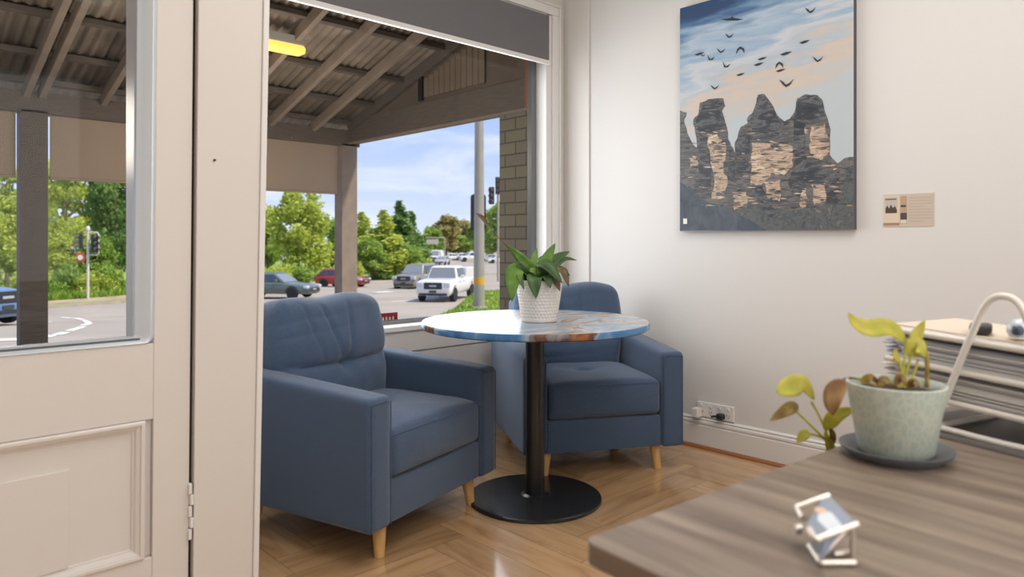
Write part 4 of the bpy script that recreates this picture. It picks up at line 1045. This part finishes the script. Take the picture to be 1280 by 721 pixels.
sil = [(18, 140), (50, 150), (38, 195), (52, 245), (80, 300), (98, 312), (88, 240), (80, 185), (105, 150), (110, 105), (150, 88), (220, 85), (228, 120), (213, 145), (235, 215), (240, 270), (265, 315), (275, 340), (272, 290), (300, 215), (330, 200), (330, 175), (370, 135), (378, 70), (410, 65), (435, 100), (470, 165), (500, 190), (525, 180), (550, 140), (560, 85), (600, 65), (655, 70), (678, 95), (690, 150), (715, 230), (710, 345), (745, 385), (780, 360), (838, 350)]
silj = jag(sil, 3, 3)[:-2]+[(846, 352), (846, 697), (14, 697), (14, 140)]
poly(bm, silj, .0006, 2)
poly(bm, jag([(14, 545), (120, 560), (260, 590), (340, 560), (420, 600), (560, 600), (640, 590), (760, 560), (780, 420), (846, 370), (846, 697), (14, 697)], 4), .0010, 5)
poly(bm, [(14, 470), (70, 500), (140, 560), (330, 640), (420, 697), (14, 697)], .0012, 6)
for pts in ([(145, 245), (190, 250), (235, 310), (222, 420), (240, 470), (228, 540), (165, 548), (178, 450), (152, 330)],
            [(350, 290), (440, 280), (540, 310), (542, 395), (500, 440), (440, 430), (400, 480), (345, 485), (352, 400)],
            [(625, 215), (690, 200), (712, 330), (680, 365), (640, 370), (615, 300)], [(625, 480), (690, 475), (692, 560), (640, 575)],
            [(260, 520), (330, 505), (325, 590), (270, 600)], [(405, 470), (485, 455), (480, 560), (425, 545)], [(570, 500), (605, 495), (600, 590), (575, 590)], [(60, 360), (95, 350), (100, 400), (70, 410)], [(540, 225), (600, 215), (610, 245), (560, 265)]):
    poly(bm, jag(pts, 6, 4), .0014, 3)
for pts in ([(90, 190), (130, 100), (220, 95), (205, 145), (228, 215), (180, 240), (110, 240)], [(375, 80), (420, 80), (465, 170), (500, 200), (480, 250), (350, 240), (345, 180)], [(565, 90), (650, 80), (680, 110), (690, 170), (620, 190), (545, 170)],
            [(245, 320), (272, 330), (270, 450), (240, 470)], [(275, 300), (300, 240), (340, 260), (335, 400), (300, 440), (278, 420)], [(545, 180), (600, 200), (590, 330), (615, 380), (700, 370), (750, 400), (760, 520), (700, 560), (690, 470), (600, 480), (560, 560), (520, 480), (545, 400)],
            [(340, 490), (400, 485), (420, 560), (460, 600), (440, 650), (380, 560)], [(110, 250), (145, 260), (160, 400), (165, 540), (125, 530), (105, 400)]):
    poly(bm, jag(pts, 5, 4), .0018, 4)
# brush strokes across the rocks
rs = random.Random(8)
import mathutils.geometry as mg
def inside(x, y):
    c = False; P_ = sil+[(838, 600), (18, 600)]
    for (x0, y0), (x1, y1) in zip(P_, P_[1:]+P_[:1]):
        if (y0 > y) != (y1 > y) and x < (x1-x0)*(y-y0)/(y1-y0)+x0: c = not c
    return c
cnt = 0
while cnt < 420:
    x, y = rs.uniform(20, 830), rs.uniform(75, 600); l = rs.uniform(18, 62); h_ = rs.uniform(1.5, 5); sl = rs.uniform(-6, 6)
    if not (inside(x, y-3) and inside(x+l, y+sl-3) and inside(x, y+6) and inside(x+l, y+6+sl)): continue
    dark = rs.random() < .62 or y < 200
    poly(bm, [(x, y), (x+l*.4, y-h_+sl*.4), (x+l, y+sl), (x+l*.6, y+h_*.8+sl*.6), (x+l*.2, y+h_+sl*.2)], .0020+cnt*1e-6, rs.choice((4, 2)) if dark else rs.choice((3, 5, 2))); cnt += 1
# birds
def bird(cx, cy, k, shape):
    base = {'v': [(-9, -4), (-4, -1), (0, 3), (5, 0), (10, -5), (5, 3), (0, 6), (-4, 3)], 'w': [(-18, 1), (-8, 0), (-2, -1), (0, -4), (2, -1), (8, 0), (18, 1), (8, 3), (0, 3), (-8, 3)],
            'a': [(-8, 8), (-6, -2), (0, -7), (7, -3), (8, 6), (4, 0), (0, -3), (-4, 1)], 'f': [(-10, 2), (0, -2), (10, -3), (2, 2), (-4, 4)], 'g': [(-7, -8), (-3, 0), (0, 3), (9, -2), (4, 5), (-4, 6)]}[shape]
    P2 = []
    for x, y in base:
        q = WP(845+(cx+x*k)/5.333, (cy+y*k)/5.333, PXF); P2.append((q.y-yL, q.z-zB))
    poly(bm, P2, .0030, 7, raw=True)
for a in ((895, 65, 4.0, 'v'), (376, 124, 4.4, 'w'), (355, 235, 3.2, 'v'), (300, 335, 3.2, 'v'), (158, 358, 3.4, 'f'), (180, 365, 1.8, 'g'), (232, 385, 3.0, 'g'), (430, 335, 3.6, 'a'), (335, 432, 3.2, 'g'), (575, 390, 3.2, 'f'), (552, 427, 3.4, 'f'), (432, 495, 3.0, 'f'),
          (735, 355, 4.0, 'f'), (858, 278, 3.6, 'f'), (690, 435, 3.4, 'a'), (698, 468, 3.2, 'f'), (735, 550, 5.2, 'v'), (945, 392, 3.8, 'v'), (258, 578, 3.2, 'v')): bird(*a)
poly(bm, [(34, 640), (52, 640), (52, 665), (34, 665)], .0020, 8)
o = obj('canvas', bm, [MS, M_edge, MR, ML, MD, MF, MB_, mat('painted_bird', (48, 52, 58), .6), M_line], pa)

cy0 = WP(1104, 260, XR-.004); cy1 = WP(1167, 260, XR-.004)
cw = cy0.y-cy1.y; cz1 = WP(1104, 243.5, XR-.004).z; cz0 = WP(1104, 283.5, XR-.004).z; chh = cz1-cz0
cdn = empty('info_card', (XR, cy0.y, cz0), 0, 'small beige info card with photo and text, taped beside the painting', 'card')
bm = BM(); box(bm, -.003, -.0002, -cw, 0, 0, chh); obj('card_sheet', bm, mat('card_beige', (206, 190, 170), .6), cdn)
def crect(a, b, c, d, rgb, nm, lay=1, name='card_print'):
    bm = BM(); box(bm, -.003-.0004*lay, -.003, -b*cw, -a*cw, c*chh, d*chh); return obj(name, bm, mat(nm, rgb, .6), cdn)
crect(.0, .33, .06, .96, (222, 204, 180), 'print_pale'); crect(.03, .29, .42, .92, (196, 186, 176), 'print_photo', 2)
bm = BM(); prism(bm, [(-.0042, -a*cw, b*chh) for a, b in ((.05, .42), (.05, .58), (.09, .66), (.12, .56), (.16, .68), (.20, .58), (.24, .64), (.28, .52), (.28, .42))], (.0008, 0, 0)); obj('card_print', bm, mat('print_dark', (78, 66, 54), .6), cdn)
crect(.04, .27, .83, .87, (120, 110, 100), 'print_line', 3); crect(.0, .33, .04, .12, (168, 134, 100), 'print_wood', 2)
crect(.35, .48, .08, .94, (186, 158, 128), 'print_mid'); crect(.36, .46, .60, .66, (70, 62, 56), 'print_dk', 2); crect(.35, .48, .22, .42, (76, 74, 74), 'print_dk2', 2); crect(.36, .47, .10, .20, (220, 214, 206), 'print_wt', 2)
crect(.50, .985, .06, .94, (202, 186, 170), 'print_text_bg')
for k in range(9):
    crect(.52, .96-(.15 if k in (3, 8) else 0), .86-k*.088, .875-k*.088, (176, 160, 146), 'print_text', 2)

oz0, oz1 = .166, .246; oy0 = 2.080; oy1 = 1.865
po = empty('power_outlet', (XR, oy0, oz0), 0, 'white wide power outlet on the wall just above the baseboard', 'power outlet')
bm = BM(); box(bm, -.012, -.0005, -(oy0-oy1), 0, 0, .08); obj('faceplate', bm, M_white, po, bevel=.004, segs=3)
for k in range(4):
    bm = BM(); y = -.028-k*.052; box(bm, -.017, -.012, y-.008, y+.008, .054, .070); obj('switch', bm, M_white, po, bevel=.002)
    bm = BM()
    for dy, dz in ((-.007, .0), (.007, .0), (0, -.012)): box(bm, -.0128, -.0121, y+dy-.0015, y+dy+.0015, .026+dz, .034+dz)
    obj('socket_slot', bm, M_dark, po)
bm = BM(); box(bm, -.048, 0, -.018, .018, -.025, .025)
o = obj('power_adapter', bm, M_white, bevel=.005, segs=3); o.location = (XR-.0175, 2.064, .192); tag(o, 'white plug-in adapter at the left end of the power outlet', 'adapter')
pb = empty('black_plug', (XR-.0125, 1.930, .190), 0, 'black plug pushed into the right side of the power outlet', 'plug')
bm = softbox(.034, .040, .030, .008, 60)
for v in bm.verts: v.co += Vector((-.034, -.02, -.015))
obj('plug_body', bm, M_sigblack, pb, smooth=True)
bm = BM(); tube(bm, spline([(-.030, .018, 0), (-.036, .034, -.002), (-.030, .044, -.006)], 5), .006, 8); obj('cable_stub', bm, M_sigblack, pb, smooth=True)

# ------------------------------------------------------------------ desk
DZ = .75; DC = Vector((.6347, .5486)); da = math.radians(-5)
def desk_mat():
    m = bpy.data.materials.new('grey_oak_laminate'); m.use_nodes = True; nt = m.node_tree; N = nt.nodes; L = nt.links; p = N['Principled BSDF']
    tc = N.new('ShaderNodeTexCoord'); mp = N.new('ShaderNodeMapping'); mp.inputs['Scale'].default_value = (14, 1.1, 14); mp.inputs['Rotation'].default_value = (0, 0, 0); L.new(tc.outputs['Object'], mp.inputs[0])
    nz = N.new('ShaderNodeTexNoise'); nz.inputs['Scale'].default_value = 2.4; nz.inputs['Detail'].default_value = 6; nz.inputs['Distortion'].default_value = .25; L.new(mp.outputs[0], nz.inputs['Vector'])
    r = N.new('ShaderNodeValToRGB'); el = r.color_ramp.elements; el[0].position = .3; el[0].color = s2l((104, 90, 78))+(1,); el[1].position = .72; el[1].color = s2l((152, 136, 120))+(1,)
    a = el.new(.5); a.color = s2l((128, 113, 99))+(1,); L.new(nz.outputs['Fac'], r.inputs[0]); L.new(r.outputs[0], p.inputs['Base Color']); p.inputs['Roughness'].default_value = .36; return m
dk = empty('desk', (DC.x, DC.y, 0), da, 'grey brown wood grain reception desk at the lower right', 'desk')
DM = desk_mat(); DW, DD = 2.1, .95
bm = BM(); pts = [(0, -DD), (0, -.02)]+[(.02-.02*math.cos(a), -.02+.02*math.sin(a)) for a in (math.radians(15*k) for k in range(1, 6))]+[(.02, 0), (DW, 0), (DW, -DD)]
prism(bm, [(x, y, DZ-.026) for x, y in pts], (0, 0, .026)); obj('desk_top', bm, DM, dk, bevel=.0015)
bm = BM(); box(bm, .10, .125, -DD+.03, -.06, 0, DZ-.026); obj('side_panel', bm, DM, dk)
bm = BM(); box(bm, DW-.125, DW-.10, -DD+.03, -.06, 0, DZ-.026); obj('side_panel', bm, DM, dk)
bm = BM(); box(bm, .125, DW-.125, -.10, -.08, .25, DZ-.026); obj('modesty_panel', bm, DM, dk)

# ------------------------------------------------------------------ small plant on the desk
QC = W(1119.5, 567, 1.157); QC.z = DZ
so = BM(); lathe(so, [(.0001, .001), (.062, .001), (.066, .0), (.070, .004), (.083, .014), (.085, .018), (.082, .019), (.068, .009), (.0001, .008)], 64)
o = obj('saucer', so, mat('grey_saucer', (98, 100, 104), .5), smooth=True); o.location = QC; tag(o, 'dark grey round saucer under the pale green pot', 'saucer')
def potmat():
    m = bpy.data.materials.new('pale_green_glaze'); m.use_nodes = True; nt = m.node_tree; N = nt.nodes; L = nt.links; p = N['Principled BSDF']
    tc = N.new('ShaderNodeTexCoord'); sp = N.new('ShaderNodeSeparateXYZ'); L.new(tc.outputs['Object'], sp.inputs[0]); at = N.new('ShaderNodeMath'); at.operation = 'ARCTAN2'; L.new(sp.outputs['Y'], at.inputs[0]); L.new(sp.outputs['X'], at.inputs[1])
    cb = N.new('ShaderNodeCombineXYZ'); m1 = N.new('ShaderNodeMath'); m1.operation = 'MULTIPLY'; m1.inputs[1].default_value = .065; L.new(at.outputs[0], m1.inputs[0]); L.new(m1.outputs[0], cb.inputs[0]); L.new(sp.outputs['Z'], cb.inputs[1])
    v = N.new('ShaderNodeTexVoronoi'); v.feature = 'DISTANCE_TO_EDGE'; mp = N.new('ShaderNodeMapping'); mp.inputs['Scale'].default_value = (95, 60, 1); L.new(cb.outputs[0], mp.inputs[0]); L.new(mp.outputs[0], v.inputs['Vector']); v.inputs['Scale'].default_value = 1
    r = N.new('ShaderNodeValToRGB'); r.color_ramp.elements[0].position = .05; r.color_ramp.elements[0].color = s2l((200, 206, 192))+(1,); r.color_ramp.elements[1].position = .16; r.color_ramp.elements[1].color = s2l((184, 196, 184))+(1,)
    L.new(v.outputs['Distance'], r.inputs[0]); L.new(r.outputs[0], p.inputs['Base Color']); p.inputs['Roughness'].default_value = .4; return m
p2 = empty('potted_pothos', QC+Vector((0, 0, .0085)), 0, 'sparse yellowing vine in a pale green leaf-patterned pot on the desk', 'plant')
QO = QC+Vector((0, 0, .0085))
bm = BM(); lathe(bm, [(.0001, 0), (.052, 0), (.056, .003), (.0735, .108), (.0740, .112), (.0715, .113), (.068, .108), (.066, .095)], 64); obj('pot', bm, potmat(), p2, smooth=True)
bm = BM(); lathe(bm, [(.0001, .100), (.03, .103), (.067, .098)], 24); obj('soil', bm, M_soil, p2)
def Q(px, py, dt=0): return W(px, py, 1.157+dt)-QO
def qleaf(pts, wd, m_, name='leaf', label=None, up=None):
    bm = BM(); leaf(bm, [Q(*q) for q in pts], wd, up=up or (-DX+Vector((0, 0, .5))), nseg=12, fold=.25); o = obj(name, bm, m_, p2, smooth=True); o.modifiers.new('t', 'SOLIDIFY').thickness = .0006
    if label: o['label'] = label
    return o
def qstem(pts, r, m_=LY, name='stem'):
    bm = BM(); tube(bm, spline([Q(*q) for q in pts], 6), r, 8); return obj(name, bm, m_, p2, smooth=True)
qstem([(1126, 484, 0), (1130, 455, 0), (1132, 430, 0)], .0022); qstem([(1130, 484, 0), (1134, 462, 0), (1140, 440, 0)], .0022); qstem([(1132, 484, .0), (1142, 468, 0), (1148, 448, 0)], .002); qstem([(1124, 484, -.01), (1128, 470, -.01), (1124, 452, -.01)], .0028)
qstem([(1158, 484, .01), (1159, 462, .01), (1158, 440, .01)], .0035, LYB)
qleaf([(1133, 429, 0), (1112, 410, -.005), (1085, 411, -.01), (1068, 403, -.01), (1060, 390, -.01)], .030, LY, label='long yellow green leaf with a brown tip')
qleaf([(1140, 440, 0), (1145, 420, 0), (1156, 400, 0)], .020, LY); qleaf([(1136, 445, 0), (1146, 432, -.005), (1157, 446, -.01)], .030, LY)
qleaf([(1124, 452, -.01), (1119, 444, -.01), (1120, 434, -.01)], .009, LY); qleaf([(1126, 450, -.01), (1120, 449, -.01), (1115, 450, -.01)], .008, LY)
for a in ([(1098, 484, -.03), (1105, 474, -.03), (1116, 481, -.03)], [(1118, 482, -.03), (1126, 470, -.03), (1134, 484, -.04)], [(1075, 478, -.01), (1088, 472, -.02), (1100, 480, -.02)], [(1135, 484, -.02), (1142, 477, -.03), (1150, 485, -.04)]):
    qleaf(a, .012, LYB, label='small dry leaf on the soil')
# trailing stem over the rim and its hanging cluster beyond the desk edge
qstem([(1100, 484, .0), (1075, 474, .03), (1055, 474, .05), (1043, 492, .07), (1040, 530, .10), (1037, 568, .12)], .0018, LYB)
qleaf([(1057, 475, .0), (1044, 488, .0), (1040, 505, -.005), (1041, 519, -.005)], .030, LBR, label='dead brown leaf hanging over the rim', up=-DX-RX*.6)
qstem([(1038, 578, .12), (1035, 548, .10), (1024, 520, .09), (1014, 502, .08)], .0022); qstem([(1034, 552, .10), (1015, 533, .09), (994, 513, .08)], .0020); qstem([(1040, 562, .12), (1030, 548, .1), (1012, 542, .09)], .0022); qstem([(1038, 570, .12), (1032, 545, .1), (1036, 528, .09)], .0022)
qstem([(1037, 582, .12), (1036, 566, .12), (1034, 545, .11)], .0045)
qleaf([(970, 491, .07), (988, 484, .08), (1003, 480, .08), (1018, 500, .08)], .036, LY, label='yellow green leaf with a dark tip')
qleaf([(998, 506, .08), (984, 512, .08), (962, 526, .08)], .022, LYB, label='narrow leaf spotted yellow and brown')
qleaf([(1032, 536, .09), (1044, 520, .08), (1071, 510, .07)], .026, LY, label='yellow leaf with a brown end')
qleaf([(1012, 542, .09), (1004, 544, .09), (996, 554, .09)], .018, LY); qleaf([(1040, 575, .12), (1036, 555, .11), (1030, 540, .11)], .018, LY); qleaf([(1034, 562, .12), (1040, 545, .11), (1034, 530, .10)], .014, LYB)

# ------------------------------------------------------------------ wire document rack with papers
RO = Vector((1.466, .410, 0)); ra = math.atan2(-.29, .957)    # local y runs away along the rails, local x to the right
RA = Vector((.29, .957, 0)).normalized(); RB = Vector((RA.y, -RA.x, 0))
rk = empty('document_rack', (RO.x, RO.y, DZ), math.atan2(-RA.x, RA.y), 'white wire three tier document tray on the desk', 'document tray')
M_wire = mat('white_wire', (236, 230, 220), .3)
RWd = .25
def U(xoff):
    return spline([(xoff, .000, .006), (xoff, -.030, .085), (xoff, -.064, .175), (xoff, -.092, .238), (xoff, -.118, .254), (xoff, -.146, .240), (xoff, -.172, .175), (xoff, -.205, .085), (xoff, -.235, .006)], 6)
for xo in (0, RWd):
    bm = BM(); tube(bm, U(xo), .0062, 12); obj('side_frame', bm, M_wire, rk, smooth=True)
bm = BM(); tube(bm, spline([(.0, .010, .006), (0, -.03, .006), (0, -.12, .004), (0, -.24, .006)], 5), .0055, 10); tube(bm, [(0, .0, .006), (RWd, .0, .006)], .005, 10); tube(bm, [(RWd, .010, .006), (RWd, -.24, .006)], .0055, 10)
obj('foot_wire', bm, M_wire, rk, smooth=True)
TZ = (.054, .112, .170)
for z in TZ:
    bm = BM()
    loop = [(.006, .10, z+.006), (RWd-.006, .10, z+.006), (RWd-.006, -.30, z-.010), (.006, -.30, z-.010)]
    for a, b in zip(loop, loop[1:]+loop[:1]): tube(bm, [a, b], .0060, 8)
    for k in range(1, 7): x = RWd*k/7; tube(bm, [(x, .10, z+.002), (x, -.30, z-.014)], .002, 6)
    obj('tray_wire', bm, M_wire, rk, smooth=True)
M_pap = [mat('paper_white', (236, 233, 228), .8), mat('paper_cream', (222, 204, 184), .8), mat('paper_blue', (192, 198, 216), .8), mat('paper_grey', (196, 192, 190), .8)]
rs = random.Random(3)
Mrk = Matrix.Translation(Vector((RO.x, RO.y, DZ))) @ Matrix.Rotation(math.atan2(-RA.x, RA.y), 4, 'Z')
tilt = .016/.40
def sheets(z, n, cols, lab, dy=0, th=.0022):
    for k in range(n):
        bm = BM(); w0 = rs.uniform(.006, .02); ex = rs.uniform(-.03, .022); zz = z+k*(th+.0008)
        # a bundle of sheets whose corner curls up a little
        nx = 8; g_ = []; cu = rs.uniform(.0, .0006)
        for i in range(nx+1):
            row = []
            for j in range(nx+1):
                x = w0+(RWd-.03-w0)*i/nx; y = -.28+dy+(.375+ex)*j/nx; c = max(0, (j/nx-.6)/.4)**2*(cu+.0006*k*.25)
                row.append((bm.verts.new((x, y, zz+tilt*y+c)), bm.verts.new((x, y, zz+th+tilt*y+c))))
            g_.append(row)
        for i in range(nx):
            for j in range(nx):
                for q in (0, 1): bm.faces.new((g_[i][j][q], g_[i+1][j][q], g_[i+1][j+1][q], g_[i][j+1][q]))
        for i in range(nx):
            bm.faces.new((g_[i][0][0], g_[i+1][0][0], g_[i+1][0][1], g_[i][0][1])); bm.faces.new((g_[i][nx][0], g_[i+1][nx][0], g_[i+1][nx][1], g_[i][nx][1]))
            bm.faces.new((g_[0][i][0], g_[0][i+1][0], g_[0][i+1][1], g_[0][i][1])); bm.faces.new((g_[nx][i][0], g_[nx][i+1][0], g_[nx][i+1][1], g_[nx][i][1]))
        o = obj('paper_bundle', bm, M_pap[cols[k % len(cols)]]); o.matrix_world = Mrk; tag(o, lab, 'papers', 'papers %s' % lab.split(' lying ')[-1])
sheets(TZ[0]+.004, 14, (0, 0, 3, 0), 'bundle of loose papers lying in the bottom tray of the wire rack')
sheets(TZ[1]+.004, 14, (2, 0, 0, 2, 0), 'bundle of loose papers lying in the middle tray of the wire rack')
sheets(TZ[2]+.004, 3, (1, 0, 1), 'bundle of loose papers lying in the top tray of the wire rack', dy=.02)
bm = softbox(.065, .035, .016, .006, 60)
o = obj('spectacle_case', bm, mat('black_case', (54, 52, 52), .5), smooth=True); o.matrix_world = Mrk @ Matrix.Translation((.030, -.085, TZ[2]+.0125)) @ Matrix.Rotation(.5, 4, 'Z'); tag(o, 'dark soft case lying on the top papers of the wire rack', 'case')
# small glass jar with a dark stopper
gj = empty('glass_ornament', (0, 0, 0), 0, 'small clear glass ornament with a dark blue knob on the rack', 'ornament'); gj.matrix_world = Mrk @ Matrix.Translation((.045, -.122, TZ[2]+.0125))
bm = BM(); lathe(bm, [(.0001, 0), (.016, 0), (.020, .010), (.018, .022), (.010, .030), (.0001, .032)], 20); obj('glass_body', bm, mat('grey_glass', (196, 204, 210), .08, spec=.8), gj, smooth=True)
bm = BM(); lathe(bm, [(.0001, 0), (.008, .002), (.010, .010), (.006, .017), (.0001, .018)], 16); 
for v in bm.verts: v.co = Vector((v.co.x-.018, v.co.y-.006, v.co.z+.004))
obj('knob', bm, mat('dark_blue_knob', (62, 74, 92), .3), gj, smooth=True)
# dark folder lying under the rack
bm = BM(); box(bm, -.030, .34, -.40, .075, .0005, .0035); box(bm, -.022, .335, -.40, .070, .0036, .0046)
for v in bm.verts:
    pass
o = obj('folder', bm, mat('dark_folder', (104, 98, 94), .5)); o.matrix_world = Mrk; tag(o, 'flat dark grey folder lying under the wire rack', 'folder')
for w_ in (rk,): w_.location.z = DZ+.0046
for o_ in list(sc.objects):
    if o_.name.startswith(('paper_bundle', 'spectacle_case', 'glass_ornament')) and o_.parent is None: o_.location.z += .0046

# ------------------------------------------------------------------ folding phone stand / card holder on the desk
SC = W(1036, 703, .79); SC.z = DZ
cs = empty('phone_stand', SC, 0, 'small folding chrome stand with a blue grey printed plate on the desk', 'stand')
def S(px, py, t): return W(px, py, t)-SC
M_ch = M_chrome
def frame(name, pts, r=.0032, closed=False, m=M_ch):
    bm = BM(); tube(bm, pts, r, 10, closed=closed); return obj(name, bm, m, cs, smooth=True)
def zdepth(py, z): return (EYE-z)*FPX/(py-HOR)
def onz(px, py, z): t = zdepth(py, z); return W(px, py, t)-SC
b0, b1, b2, b3 = onz(1012, 682, DZ+.004), onz(1026, 703, DZ+.004), onz(1069, 703, DZ+.004), onz(1063, 690, DZ+.004)
frame('base_frame', spline([b0, b0.lerp(b1, .8), b1+Vector((0, 0, 0)), b1.lerp(b2, .2), b2], 4))
frame('base_bar', [onz(1042, 692, DZ+.004), b3])
p0, p1, p2_, p3_ = onz(995, 634, DZ+.040), onz(1036, 619, DZ+.050), onz(1072, 655, DZ+.038), onz(1020, 674, DZ+.028)
pm = p0.lerp(p3_, .42)
frame('top_frame', [p1, p0, p0.lerp(p3_, .35)]); frame('front_frame', spline([p3_.lerp(p0, .30), p3_, p3_.lerp(p2_, .2), p2_], 4), .0036)
n_ = (p2_-p0).cross(p1-p3_).normalized()
bm = BM(); a_ = p1.lerp(p0, .18); pts = [a_, p1, p2_, p3_.lerp(p2_, .0), p3_.lerp(p0, .45)]
prism(bm, pts, -n_*.002); obj('plate', bm, mat('blue_grey_plate', (132, 142, 160), .4), cs)
def onplate(u, v, k=1): # u along p1->p2, v toward p0/p3
    return (p1.lerp(p2_, u)).lerp(p0.lerp(p3_, u), v)+n_*.0006*k
sgn = 1 if n_.z > 0 else -1
bm = BM(); prism(bm, [onplate(u, v, sgn) for u, v in ((.42, .62), (.42, .38), (.50, .30), (.97, .32), (.97, .66), (.55, .72))], n_*sgn*.0004); obj('printed_figure', bm, mat('print_white', (214, 222, 230), .5), cs)
bm = BM(); cc = onplate(.34, .50, sgn); uu = (p2_-p1).normalized(); vv = n_.cross(uu)
prism(bm, [cc+(uu*math.cos(a)+vv*math.sin(a))*.0062 for a in (2*PI*k/16 for k in range(16))], n_*sgn*.0006); obj('printed_head', bm, mat('print_skin', (218, 186, 160), .5), cs)
frame('strut', [p3_.lerp(p2_, .75), b1.lerp(b0, .2)], .0034); frame('strut', [p2_.lerp(p3_, .12), b3.lerp(b2, .3)], .0030)
bm = BM(); prism(bm, [b0, b1, p3_.lerp(p2_, .6), p3_.lerp(p2_, .2)], n_*.001); obj('plate', bm, MATS['blue_grey_plate'], cs)
bm = BM(); lathe(bm, [(.0001, -.004), (.006, -.004), (.006, .004), (.0001, .004)], 16)
kc = onz(997, 661, DZ+.018)
for v in bm.verts: v.co = kc+RX*v.co.z+DX*v.co.x+Vector((0, 0, v.co.y))
obj('hinge_knob', bm, M_ch, cs, smooth=True)
